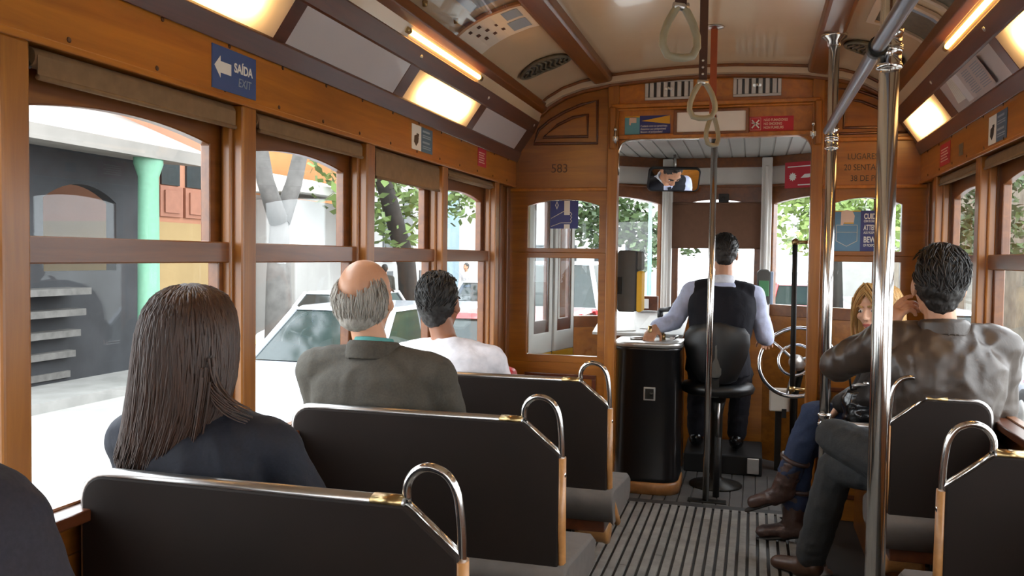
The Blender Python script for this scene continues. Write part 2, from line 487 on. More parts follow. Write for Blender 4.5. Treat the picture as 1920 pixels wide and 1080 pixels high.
# ---- cove panels: lit lamps and blank advertisement panels ----------
def translucent(name, col):
    mt, nt, out = newmat(name)
    a = nt.nodes.new('ShaderNodeBsdfTranslucent'); a.inputs[0].default_value = lin(col)
    b = nt.nodes.new('ShaderNodeBsdfDiffuse'); b.inputs[0].default_value = lin('cfc6bc')
    mx = nt.nodes.new('ShaderNodeMixShader'); mx.inputs[0].default_value = .5
    nt.links.new(a.outputs[0], mx.inputs[1]); nt.links.new(b.outputs[0], mx.inputs[2]); nt.links.new(mx.outputs[0], out.inputs[0])
translucent('diffuser', 'fff2dc')
emit('bulb_glow', 'ffd9a0', 6)
def cove_panel(s, a, b, lit, lab, grp):
    cx = lambda u, z: (XC + s*u, z)
    c = V((XC+s*1.035, (a+b)/2, 2.08))
    t = thing('ceiling_light' if lit else 'advert_panel', lab, 'light' if lit else 'panel', c, grp)
    p0, p1 = V((XC+s*1.077, 0, 2.022)), V((XC+s*.992, 0, 2.143))
    n = V((-s*(p1.z-p0.z), 0, -abs(p1.x-p0.x))).normalized()
    m = MB()
    q = [p0, p1, p1 - n*.004, p0 - n*.004]
    if lit: m.quad((p0.x, a-.008, p0.z), (p1.x, a-.008, p1.z), (p1.x, b+.008, p1.z), (p0.x, b+.008, p0.z))
    else: m.prism([(v.x, v.z) for v in q], lambda u, v, w: (u, w, v), a-.008, b+.008)
    m.build('diffuser' if lit else 'board', 'diffuser' if lit else 'ad_white', t)
    if lit:
        bk = n*-.10
        m = MB(); m.prism([(v.x, v.z) for v in (p0, p0+bk, p1+bk, p1)], lambda u, v, w: (u, w, v), a-.01, a-.004)
        m.prism([(v.x, v.z) for v in (p0, p0+bk, p1+bk, p1)], lambda u, v, w: (u, w, v), b+.004, b+.01)
        for u, v in ((p0, p0+bk), (p0+bk, p1+bk), (p1+bk, p1)):
            m.quad((u.x, a-.008, u.z), (v.x, a-.008, v.z), (v.x, b+.008, v.z), (u.x, b+.008, u.z))
        m.build('housing', 'white_paint', t)
        for fy in (.5,):
            lc = (p0+p1)/2 - n*.055; lc.y = a + (b-a)*fy
            mb = MB(); mb.tube([lc - V((0, .27, 0)), lc + V((0, .27, 0))], .012, 10); mb.build('lamp_tube', 'bulb_glow', t)
            ld = bpy.data.lights.new('cove_lamp', 'AREA'); ld.shape = 'RECTANGLE'; ld.size = .55; ld.size_y = .03
            ld.energy = LAMP_W; ld.color = (1, .62, .25)
            lo = bpy.data.objects.new('cove_lamp', ld); COL.objects.link(lo)
            lo.matrix_world = Matrix((V((0, 1, 0)), n.cross(V((0, 1, 0))) * -1, -n)).transposed().to_4x4()
            lo.location = lc + n*.016
    return t
LAMP_W = 7
cove_panel(-1, 1.36, 2.19, True, 'glowing warm cove light at top left, nearest the viewer', 'lit cove panels')
cove_panel(-1, 2.257, 3.034, False, 'long blank white cove panel between the two left-hand lit panels', 'blank cove panels')
cove_panel(-1, 3.127, 3.9, True, 'glowing warm cove light in the left row, further down the car', 'lit cove panels')
cove_panel(-1, 3.988, 4.749, False, 'blank white cove panel at the left end next to the bulkhead', 'blank cove panels')
cove_panel(1, 2.257, 3.081, True, 'glowing warm cove light at the top right edge of the view', 'lit cove panels')
cove_panel(1, 3.161, 3.93, False, 'dull cove panel with a paper notice between the right lit panels', 'blank cove panels')
cove_panel(1, 4.055, 4.846, True, 'small glowing warm cove light at the right end by the bulkhead', 'lit cove panels')
cove_panel(1, 1.36, 2.19, False, 'blank white cove panel on the right above the near seats', 'blank cove panels')
cove_panel(-1, .46, 1.29, False, 'blank white cove panel on the left above the viewer', 'blank cove panels')
for s in (-1, 1):
    for a, b in ((-.43, .39), (-1.33, -.5)):
        cove_panel(s, a, b, (a < -1) == (s < 0), 'cove panel %s of the rear part of the car' % side(s), 'rear cove panels')
cove_panel(1, .46, 1.29, True, 'warm cove light on the right above the viewer', 'lit cove panels')

# paper notice lying against the right dull panel
def cove_pt(s, y, t, off=.002):
    p0, p1 = V((XC+s*1.077, y, 2.022)), V((XC+s*.992, y, 2.143)); n = V((-s*.82, 0, -.57))
    return p0.lerp(p1, t) + n*off
t = thing('paper_notice', 'curling printed paper notice on the dull right cove panel', 'notice', cove_pt(1, 3.5, .5))
m = MB(); ps = []
for i in range(9):
    y = 3.30 + .36*i/8; ps.append((y, .001 + .012*max(0, (i-6)/2)**2 + .006*max(0, (1-i))))
for (a, oa), (b, ob) in zip(ps, ps[1:]):
    m.quad(cove_pt(1, a, .12, .004+oa), cove_pt(1, b, .12, .004+ob), cove_pt(1, b, .9, .004+ob), cove_pt(1, a, .9, .004+oa))
m.build('sheet', 'ad_white', t)
m = MB(); random.seed(5)
for col in range(2):
    for r in range(11):
        y0 = 3.34 + col*.14; L = random.uniform(.08, .115); tt = .80 - r*.06
        m.quad(cove_pt(1, y0, tt, .007), cove_pt(1, y0+L, tt, .007), cove_pt(1, y0+L, tt+.022, .007), cove_pt(1, y0, tt+.022, .007))
m.build('printed_lines', 'sign_grey', t)
t = thing('paper_slip', 'small white paper slip stuck to the far end of the dull cove panel', 'paper', cove_pt(1, 3.74, .5))
m = MB()
for k in range(5):
    a, b = 3.71+.014*k, 3.71+.014*(k+1)
    m.quad(cove_pt(1, a, .25, .004+.003*k), cove_pt(1, b, .25, .004+.003*(k+1)), cove_pt(1, b, .92, .003+.001*k), cove_pt(1, a, .92, .003+.001*k))
m.build('sheet', 'white_paper', t)

# warm tube lamps lying on the cream band above the cove panels
emit('tube_glow', 'ffb85c', 30)
for s, a, b, lab in ((-1, 2.9, 3.75, 'warm fluorescent tube above the left cove panels'), (1, 2.75, 3.6, 'warm fluorescent tube above the right cove panels')):
    t = thing('tube_lamp', lab, 'light', (XC+s*.955, (a+b)/2, 2.235), 'tube lamps above the cove')
    m = MB(); m.tube([(XC+s*.957, a, 2.226), (XC+s*.957, b, 2.226)], .011, 10); m.build('tube', 'tube_glow', t)
    for y in (a, b):
        m = MB(); m.tube([(XC+s*.957, y-.018, 2.226), (XC+s*.957, y+.018, 2.226)], .0125, 10); m.build('end_cap', 'brass', t)

# ---- oval ventilators, ceiling frames ------------------------------
def ceil_pt(x, y, off=.004):
    e = .01; n = V((-(zarc(x+e)-zarc(x-e))/(2*e), 0, 1)).normalized()
    return V((x, y, zarc(x))) - n*off
for s, cx0, cy0, lab in ((-1, -1.045, 4.25, 'dark oval ceiling ventilator grille left of the left beam'), (1, .515, 4.28, 'dark oval ceiling ventilator grille behind the right pole')):
    t = thing('ceiling_vent', lab, 'vent', ceil_pt(cx0, cy0), 'oval ceiling ventilators')
    rim = [ceil_pt(cx0 + .126*math.cos(2*PI*k/28), cy0 + .098*math.sin(2*PI*k/28), .012) for k in range(28)]
    m = MB(); m.tube(rim, .009, 8, True); m.build('rim', 'vent_metal', t)
    m = MB()
    for f0, f1 in ((0, 1),):
        vs = [ceil_pt(cx0, cy0, .008)] + [ceil_pt(cx0 + .124*math.cos(2*PI*k/28), cy0 + .096*math.sin(2*PI*k/28), .008) for k in range(28)]
        m.add(vs, [(0, k+1, (k+1) % 28 + 1) for k in range(28)])
    m.build('backing', 'machine_grey', t)
    m = MB()
    for k in range(9):                                          # S-shaped blades
        x0 = cx0 - .10 + .025*k; hy = .088*math.sqrt(max(0, 1-((x0-cx0)/.126)**2))
        m.tube([ceil_pt(x0 + .012*math.sin(j/6*2*PI), cy0 - hy + 2*hy*j/6, .014) for j in range(7)], .0065, 6)
    m.build('grille', 'vent_metal', t)

def ceil_sheet(t, name, mat, corners, off, n=6, thick=.002):
    """a sheet on the arched ceiling; corners (x,y) a-b along x, d-c"""
    a, b, c, d = [V((p[0], p[1], 0)) for p in corners]
    g = [[a.lerp(b, i/n).lerp(d.lerp(c, i/n), j/2) for i in range(n+1)] for j in range(3)]
    vs = [ceil_pt(p.x, p.y, off) for r in g for p in r] + [ceil_pt(p.x, p.y, off+thick) for r in g for p in r]
    w = n+1; fs = []; N = 3*w
    for j in range(2):
        for i in range(n):
            q = (j*w+i, j*w+i+1, (j+1)*w+i+1, (j+1)*w+i); fs += [q, tuple(N+k for k in q)]
    per = [i for i in range(n+1)] + [w+n] + [2*w+i for i in range(n, -1, -1)] + [w]
    for k in range(len(per)):
        p, q = per[k], per[(k+1) % len(per)]; fs.append((p, q, N+q, N+p))
    m = MB(); m.add(vs, fs); return m.build(name, mat, t)
def rc(x0, x1, y0, y1): return [(x0, y0), (x1, y0), (x1, y1), (x0, y1)]
# left: printed icon notice behind a batten, and a clear acrylic sheet before it
t = thing('icon_notice', 'cream notice with small brown icons on the left ceiling slope', 'notice', ceil_pt(-1.08, 3.5))
ceil_sheet(t, 'sheet', 'sign_pale', rc(-1.20, -.925, 3.33, 3.66), .004)
ceil_sheet(t, 'batten', 'wood_pale', rc(-1.20, -.92, 3.30, 3.325), .004, thick=.012)
for i in range(3):
    for j in range(3):
        x, y = -1.165+.038*i+.012*j, 3.38+.075*j
        q = [ceil_pt(x, y, .0075), ceil_pt(x+.014, y, .0075), ceil_pt(x+.014, y+.03, .0075), ceil_pt(x, y+.03, .0075)]
        m = MB(); m.quad(*q); m.build('icon', 'ink_brown', t)
ceil_sheet(t, 'printed_block', 'sign_grey', rc(-1.02, -.95, 3.37, 3.47), .0075, thick=.0006)
ceil_sheet(t, 'printed_lines', 'sign_grey', rc(-1.03, -.95, 3.50, 3.62), .0075, thick=.0006)
t = thing('acrylic_sheet', 'glossy clear acrylic poster cover on the left ceiling slope', 'panel', ceil_pt(-1.05, 3.05))
ceil_sheet(t, 'cover', 'acrylic', rc(-1.20, -.91, 2.55, 3.285), .02, thick=.003)
ceil_sheet(t, 'poster', 'sign_grey', rc(-1.10, -.92, 2.6, 3.22), .006, thick=.001)
m = MB()
for x, y in ((-1.17, 2.92), (-1.15, 3.2), (-.93, 3.2)): m.lathe([(.0001, 0), (.011, .001), (.009, .02), (.0001, .022)], ceil_pt(x, y, .004), V((0, 0, -1)), 10)
m.build('clips', 'brass', t)
# right: framed posters
for y0, y1, x0, x1, lab in ((3.50, 3.86, .43, .70, 'framed dark poster on the right ceiling slope behind the chrome pole'), (2.9, 3.40, .43, .70, 'framed poster on the right ceiling slope at the top edge')):
    t = thing('ceiling_poster', lab, 'poster', ceil_pt(.56, (y0+y1)/2), 'framed posters on the right ceiling')
    ceil_sheet(t, 'print', 'vent_metal', rc(x0+.03, x1-.03, y0+.03, y1-.03), .004)
    ceil_sheet(t, 'caption', 'sign_grey', rc(x0+.04, x1-.05, y0+.035, y0+.085), .0066, thick=.0008)
    for nm, r in (('frame', rc(x0, x0+.03, y0, y1)), ('frame', rc(x1-.03, x1, y0, y1)), ('frame', rc(x0+.03, x1-.03, y0, y0+.03)), ('frame', rc(x0+.03, x1-.03, y1-.03, y1))):
        ceil_sheet(t, nm, 'cream_trim', r, .003, thick=.012)

# ---- rear end of the car (behind the viewer) -------------------------
m = MB()
m.ring(arch_loop(SX(-1, .1), SX(1, .1), 0, 2.3, .17), arch_loop(-.75, .25, .9, 1.85, .08), lambda u, v, w: (u, w, v), YR-.04, YR)
wr = struct(m.build('wall_rear', 'wood_wall'), 'brown wooden rear wall behind the viewer', 'wall')
m = MB(); m.box(-.76, .26, YR-.025, YR-.02, .89, 1.94); m.build('pane', 'glass', wr)
# ================================================================== BULKHEAD
bw = lambda u, v, w: (u, YB + w, v)
DL, DR, DT = -.762, .285, 2.085
bh = sempty('wall_front', (XC, YB, 0), 'brown varnished wooden bulkhead with a doorway to the driver', 'wall')
XLO, XRO = SX(-1, .1), SX(1, .1)
def plate(name, x0, x1, wx0, wx1):
    m = MB(); m.box(x0, x1, YB, YB+.045, 0, .79)
    m.ring(arch_loop(x0, x1, .79, 1.437, 0), arch_loop(wx0, wx1, .832, 1.405, 0), bw, 0, .045)
    m.ring(arch_loop(x0, x1, 1.437, 1.81, 0), arch_loop(wx0, wx1, 1.462, 1.712, .036), bw, 0, .045)
    m.build(name, 'wood_wall', bh, .003, 1)
    m = MB()
    for a, b in ((.834, 1.403), (1.464, 1.74)): m.box(wx0-.004, wx1+.004, YB+.02, YB+.024, a-.004, b+.006)
    m.build('pane', 'glass', bh)
plate('left_panel', XLO, DL-.062, -1.292, -.868)
plate('right_panel', DR+.062, XRO, .393, .745)
up = [p for p in prof]
def arc_between(a, b):
    xs = [a] + [x for x, z in prof if a < x < b] + [b]
    return [(x, zarc(x)-.005 if abs(x-XC) <= .97 else max(1.99, 2.27-(abs(x-XC)-.97)*1.9)) for x in xs]
for nm, a, b, z0 in (('upper_left_panel', XLO, DL-.062, 1.81), ('upper_right_panel', DR+.062, XRO, 1.81), ('header', DL-.062, DR+.062, DT)):
    pts = [(b, z0), (a, z0)] + arc_between(a, b)
    if nm == 'header':                                     # rounded upper corners of the doorway
        r = .075
        cl = [(DL + r - r*math.cos(t), DT - r + r*math.sin(t)) for t in [PI/2*i/6 for i in range(7)]]
        cr = [(DR - r + r*math.cos(t), DT - r + r*math.sin(t)) for t in [PI/2*i/6 for i in range(6, -1, -1)]]
        pts = [(b, DT-r)] + cr[::-1] + cl[::-1] + [(a, DT-r)] + arc_between(a, b)
    m = MB(); m.prism(pts, bw, 0, .045); m.build(nm, 'wood_wall' if nm != 'header' else 'wood_honey', bh)
for x0, x1 in ((DL-.062, DL), (DR, DR+.062)):
    m = MB(); m.box(x0, x1, YB-.022, YB+.05, 0, DT+.33)
    m.build('door_post', 'wood_honey_up', bh, .006)
    m = MB(); m.box(x0+.012, x1-.012, YB-.045, YB-.02, 2.03, 2.27); m.build('pilaster', 'wood_honey_up', bh, .01, 3)
m = MB()
m.box(DL-.04, DR+.04, YB-.03, YB, 2.262, 2.285); m.box(DL-.04, DR+.04, YB-.018, YB, 2.248, 2.262)
m.box(DL, DR, YB-.02, YB, 2.086, 2.112)
m.box(XLO, DL-.062, YB-.012, YB, 1.795, 1.815); m.box(DR+.062, XRO, YB-.012, YB, 1.795, 1.815)
m.box(DR+.062, XRO, YB-.018, YB, 2.045, 2.068)
m.build('mouldings', 'wood_honey', bh, .005)
m = MB()
for loop in ([(-1.262, 2.075), (-.886, 2.070), (-.888, 2.315), (-.98, 2.295), (-1.08, 2.256), (-1.17, 2.208), (-1.236, 2.155)],
             [(-1.205, 2.112), (-.942, 2.11), (-.944, 2.236), (-1.03, 2.222), (-1.12, 2.182)]):
    m.tube([(x, YB-.003, z) for x, z in loop], .009, 8, True)
for loop in ([(.405, 2.09), (.405, 2.33), (.50, 2.318), (.60, 2.28), (.69, 2.215), (.75, 2.13), (.77, 2.09)], [(.445, 2.12), (.445, 2.27), (.53, 2.258), (.62, 2.215), (.69, 2.12)]):
    m.tube([(x, YB-.003, z) for x, z in loop], .008, 8, True)
m.build('carved_panel_beads', 'wood_dark', bh)
m = MB()
r = .075; e = [(DL, DT-.2), (DL, DT-r)] + [(DL + r - r*math.cos(t), DT - r + r*math.sin(t)) for t in [PI/2*i/8 for i in range(9)]] + [(DL+.45, DT)]
m.tube([(x+.002, YB-.008, z-.002) for x, z in e], .006, 8); m.build('door_edging', 'chrome', bh)
m = MB()
for z in (.40, .72):
    pass
for x0, x1 in ((-1.30, -.87), (.39, .75)):
    m.box(x0, x1, YB-.01, YB, .12, .145); m.box(x0, x1, YB-.01, YB, .70, .725); m.box(x0, x0+.025, YB-.01, YB, .145, .70); m.box(x1-.025, x1, YB-.01, YB, .145, .70)
m.build('lower_panel_frames', 'wood_dark', bh, .004)
for i, (x, lab) in enumerate(((DL-.012, 'small chrome door bolt at the top left corner of the doorway'), (DR+.004, 'small chrome door bolt at the top right corner of the doorway'))):
    t = thing('door_bolt', lab, 'bolt', (x, YB-.03, 2.1), 'door bolts of the doorway')
    m = MB(); m.tube([(x, YB-.055, 2.06), (x, YB-.055, 2.135)], .007, 10); m.ellipsoid((x, YB-.055, 2.14), (.011, .011, .011)); m.build('rod', 'chrome', t)
    m = MB(); m.box(x-.014, x+.014, YB-.05, YB-.02, 2.075, 2.10); m.build('bracket', 'steel', t)

# white light box above the doorway
t = thing('light_box', 'white rectangular light box above the doorway', 'light box', (-.246, YB, 2.17))
m = MB(); m.ring(arch_loop(-.452, -.042, 2.103, 2.243, 0), arch_loop(-.433, -.061, 2.118, 2.228, 0), bw, -.022, 0); m.build('frame', 'wood_brown', t, .003)
m = MB(); m.box(-.435, -.059, YB-.014, YB, 2.116, 2.23); m.build('panel', 'lightbox_white', t)
# two slotted air vents
for x0, x1, lab in ((-.616, -.347, 'silver slotted air vent on the bulkhead, behind the hanging strap'), (-.132, .123, 'silver slotted air vent on the bulkhead, the one clear of the straps')):
    t = thing('air_vent', lab, 'vent', ((x0+x1)/2, YB, 2.36), 'slotted vents above the doorway')
    z0, z1 = 2.303, 2.418
    m = MB(); m.box(x0, x1, YB-.010, YB-.006, z0, z0+.016); m.box(x0, x1, YB-.010, YB-.006, z1-.016, z1)
    n = 7; wv = (x1-x0)/(n*1.0)
    for k in range(n+1):
        xc = x0 + (x1-x0)*k/n; m.box(max(x0, xc-.012 if 0 < k < n else xc-.02), min(x1, xc+.012 if 0 < k < n else xc+.02), YB-.010, YB-.006, z0+.016, z1-.016)
    m.build('slotted_plate', 'steel', t, .002, 1)
    m = MB(); m.box(x0+.004, x1-.004, YB-.006, YB-.001, z0+.004, z1-.004); m.build('backing', 'black_paint', t)
    m = MB(); m.box((x0+x1)/2-.022, (x0+x1)/2+.022, YB-.02, YB-.01, z0+.052, z0+.066); m.lathe([(.0001, 0), (.009, .001), (.009, .022), (.0001, .024)], ((x0+x1)/2, YB-.014, z0+.06), V((0, -1, 0)), 10)
    m.build('slider_knob', 'chrome', t)

# ------------------------------------------------------------------ signs
def bfn(x0, z0, d=.0035): return lambda x, y, z: (x0+x, YB-d-z, z0+y)
def lfn(y0, z0, d=.0035): return lambda x, y, z: (SX(-1, -d-z), y0+x, z0+y)
def rfn(y0, z0, d=.0035): return lambda x, y, z: (SX(1, -d-z), y0-x, z0+y)
def flat(fn, x0, x1, y0, y1, mat, name, t, th=.0006):
    m = MB(); m.prism([(x0, y0), (x1, y0), (x1, y1), (x0, y1)], lambda u, v, w: fn(u, v, w), -.0004, th); return m.build(name, mat, t)
def poly(fn, pts, mat, name, t, th=.0006):
    m = MB(); m.prism(pts, lambda u, v, w: fn(u, v, w), -.0004, th); return m.build(name, mat, t)
# SAIDA / EXIT
t = thing('exit_sign', 'blue SAÍDA EXIT sign with a white arrow on the left letterboard', 'sign', (SX(-1, -.001), 2.04, 1.9))
f = lfn(1.941, 1.845, .001)
m = MB(); m.box(SX(-1, -.003), SX(-1, 0), 1.941, 2.143, 1.842, 1.956); m.build('board', 'sign_blue', t)
f = lfn(1.941, 1.845)
poly(f, [(.008, .057), (.034, .085), (.034, .071), (.082, .071), (.082, .041), (.034, .041), (.034, .028)], 'sign_white', 'arrow', t)
text_mesh('SAÍDA', .034, lfn(2.037, 1.901), 'sign_white', 'lettering', t, xs=.92, bold=.0009)
text_mesh('EXIT', .033, lfn(2.055, 1.865), 'sign_grey', 'lettering', t, xs=.92, shear=.15)
# photo stickers
def photo_sticker(fn, w, h, lab, loc):
    t = thing('photo_sticker', lab, 'sticker', loc, 'white and slate notices on the letterboards')
    flat(fn, 0, w*.44, 0, h, 'sign_white', 'photo_side', t)
    flat(fn, w*.44, w, 0, h, 'sign_slate', 'text_side', t)
    m = MB(); m.prism([(w*.10, h*.30), (w*.20, h*.15), (w*.30, h*.32), (w*.32, h*.52), (w*.24, h*.62), (w*.12, h*.55)], lambda u, v, q: fn(u, v, q), .0006, .001)
    m.prism([(w*.22, h*.55), (w*.33, h*.55), (w*.33, h*.67), (w*.22, h*.67)], lambda u, v, q: fn(u, v, q), .0006, .001); m.build('figure', 'ink_dark', t)
    m = MB()
    for y0, y1, x1 in ((.80, .88, .86), (.66, .70, .92), (.58, .62, .92), (.36, .44, .86), (.22, .26, .92), (.14, .18, .9)):
        m.prism([(w*.5, h*y0), (w*x1, h*y0), (w*x1, h*y1), (w*.5, h*y1)], lambda u, v, q: fn(u, v, q), .0006, .001)
    m.build('printed_lines', 'sign_grey', t)
photo_sticker(lfn(3.29, 1.851, .001), .235, .104, 'white and slate-blue notice sticker on the left letterboard', (SX(-1, 0), 3.4, 1.9))
photo_sticker(rfn(3.553, 1.843, .001), .24, .104, 'white and slate-blue notice sticker on the right letterboard', (SX(1, 0), 3.43, 1.9))
def red_sticker(fn, w, h, lab, loc):
    t = thing('red_sticker', lab, 'sticker', loc, 'red notices on the letterboards')
    flat(fn, 0, w, 0, h, 'sign_red', 'sheet', t)
    m = MB()
    for k in range(5): m.prism([(w*.12, h*(.2+.13*k)), (w*(.8 - .1*(k % 2)), h*(.2+.13*k)), (w*(.8 - .1*(k % 2)), h*(.25+.13*k)), (w*.12, h*(.25+.13*k))], lambda u, v, q: fn(u, v, q), .0006, .001)
    m.build('printed_lines', 'sign_skin', t)
red_sticker(lfn(4.165, 1.873, .001), .14, .094, 'small red sticker on the left letterboard near the bulkhead', (SX(-1, 0), 4.24, 1.9))
red_sticker(rfn(4.42, 1.853, .001), .22, .1, 'small red sticker on the right letterboard near the bulkhead', (SX(1, 0), 4.3, 1.9))
t = thing('faded_sticker', 'small faded grey sticker on the right letterboard beside the red one', 'sticker', (SX(1, 0), 3.97, 1.9))
flat(rfn(4.03, 1.86, .001), 0, .075, 0, .05, 'vent_metal', 'sheet', t)
# pickpocket strip above the door
t = thing('pickpocket_strip', 'blue and yellow pickpocket warning strip above the doorway', 'sign', (-.6, YB, 2.16))
f = bfn(-.728, 2.114, .001)
flat(f, 0, .085, -.003, .102, 'sign_teal', 'pocket_side', t); flat(f, .085, .258, .003, .105, 'sign_navy', 'text_side', t)
poly(f, [(.095, .076), (.256, .104), (.256, .055)], 'sign_yellow', 'beam', t, .0012)
flat(f, 0, .085, .096, .104, 'sign_yellow', 'top_edge', t, .0012)
poly(f, [(.025, .055), (.034, .052), (.036, .066), (.066, .066), (.066, .095), (.06, .1), (.03, .1), (.025, .09)], 'sign_skin', 'hand', t, .0012)
for i, s in enumerate(('Cuidado com os carteiristas', 'Attention aux pickpockets!', 'Beware of pickpockets!')):
    text_mesh(s, .0165, bfn(-.728+.09, 2.114+.041-.0165*i, .002), 'sign_white', 'lettering', t, xs=.80)
# no smoking
t = thing('no_smoking_sign', 'red no smoking sign with a crossed cigarette above the doorway', 'sign', (.07, YB, 2.15))
f = bfn(-.042, 2.112, .001)
flat(f, 0, .232, 0, .082, 'sign_red', 'board', t)
m = MB()
q = lambda pts: m.prism(pts, lambda u, v, w: f(u, v, w), .0006, .0012)
for a, b in (((.014, .064), (.052, .02)), ((.014, .02), (.052, .064)), ((.012, .048), (.054, .042))):
    d = V((b[0]-a[0], b[1]-a[1], 0)).normalized(); n = V((-d.y, d.x, 0))*.0035
    q([(a[0]-n.x, a[1]-n.y), (b[0]-n.x, b[1]-n.y), (b[0]+n.x, b[1]+n.y), (a[0]+n.x, a[1]+n.y)])
m.build('crossed_cigarette', 'sign_white', t)
m = MB(); m.ring(arch_loop(.004, .062, .008, .076, 0), arch_loop(.006, .060, .010, .074, 0), lambda u, v, w: f(u, v, w), .0006, .0011); m.build('border', 'sign_skin', t)
for i, s in enumerate(('NÃO FUMADORES', 'NO SMOKING', 'NON FUMEURS')):
    text_mesh(s, .019, bfn(-.042+.076, 2.112+.056-.0205*i, .002), 'sign_skin', 'lettering', t, xs=.80, bold=.0004)
# carved / painted numbers
t = tag(text_mesh('583', .072, bfn(-1.158, 1.905, .0008), 'ink_brown', 'fleet_number', xs=.95), 'dark painted number 583 on the left bulkhead panel', 'number')
for i, (s, x) in enumerate((('LUGARES', .468), ('20 SENTADOS', .452), ('38 DE PÉ', .485))):
    o = text_mesh(s, .045, bfn(x, 1.952-.058*i, .0008), 'ink_dark', 'capacity_lettering', xs=.82)
    tag(o, ('faded painted word LUGARES on the right bulkhead', 'faded painted line 20 SENTADOS on the right bulkhead', 'faded painted line 38 DE PÉ on the right bulkhead')[i], 'lettering', 'painted capacity lines')
# blue map sticker in the left bulkhead window
t = thing('hand_sticker', 'blue sticker with a white outline hand in the left bulkhead window', 'sticker', (-1.08, YB, 1.66))
f = lambda x, y, z: (-1.163+x, YB+.019-z, 1.578+y)
flat(f, 0, .168, 0, .162, 'sign_navy', 'sheet', t)
m = MB()
m.prism([(.084, .08), (.118, .08), (.118, .162), (.084, .162)], lambda u, v, w: f(u, v, w), .0006, .0012); m.build('pole_mark', 'sign_pale', t); m = MB()
m.prism([(.084, 0), (.118, 0), (.118, .025), (.084, .025)], lambda u, v, w: f(u, v, w), .0006, .0012); m.build('pole_mark', 'sign_pale', t)
m = MB(); m.tube([f(*p, .001) for p in ((.006, .012), (.065, .034), (.122, .034), (.13, .045), (.122, .055), (.13, .066), (.122, .075), (.13, .085), (.122, .095), (.08, .10), (.052, .085), (.006, .06))], .0022, 6); m.build('hand_outline', 'sign_pale', t)
m = MB(); m.tube([f(*p, .001) for p in ((.04, .115), (.032, .137), (.04, .158), (.048, .137))], .003, 6, True); m.build('emblem', 'sign_white', t)
# pickpocket poster in the right bulkhead window
t = thing('pickpocket_poster', 'blue pickpocket warning poster with a denim pocket in the right bulkhead window', 'poster', (.54, YB, 1.57))
PX, PZ = .411, 1.452
f = lambda x, y, z: (PX+x, YB+.019-z, PZ+y)
flat(f, 0, .134, 0, .228, 'sign_denim', 'denim_side', t); flat(f, .134, .272, .004, .228, 'sign_navy', 'text_side', t)
m = MB(); m.tube([f(*p, .001) for p in ((.013, .15), (.118, .15), (.118, .065), (.066, .036), (.013, .065))], .002, 6, True); m.tube([f(*p, .001) for p in ((.013, .112), (.118, .112))], .0014, 6); m.build('pocket_stitching', 'sign_pale', t)
poly(f, [(.034, .148), (.045, .148), (.05, .162), (.10, .162), (.104, .20), (.092, .226), (.06, .232), (.036, .222)], 'sign_skin', 'hand', t, .0014)
flat(f, .05, .10, .157, .164, 'sign_yellow', 'cuff', t, .0018)
flat(f, 0, .134, .222, .228, 'sign_yellow', 'top_edge', t, .0012)
fp = lambda x0, y0: (lambda x, y, z: (PX+x0+x, YB+.017-z, PZ+y0+y))
for s, sz, y in (('CUIDADO', .040, .184), ('COM OS CARTEIRISTAS', .0165, .166), ('ATTENTION', .040, .124), ('AUX PICKPOCKETS', .0175, .104), ('BEWARE', .044, .058), ('OF PICKPOCKETS', .0185, .036)):
    text_mesh(s, sz, fp(.15, y), 'sign_white', 'lettering', t, xs={7: .62, 19: .52, 9: .50, 15: .58, 6: .66, 14: .6}[len(s)], bold=.0012 if sz > .03 else .0004)

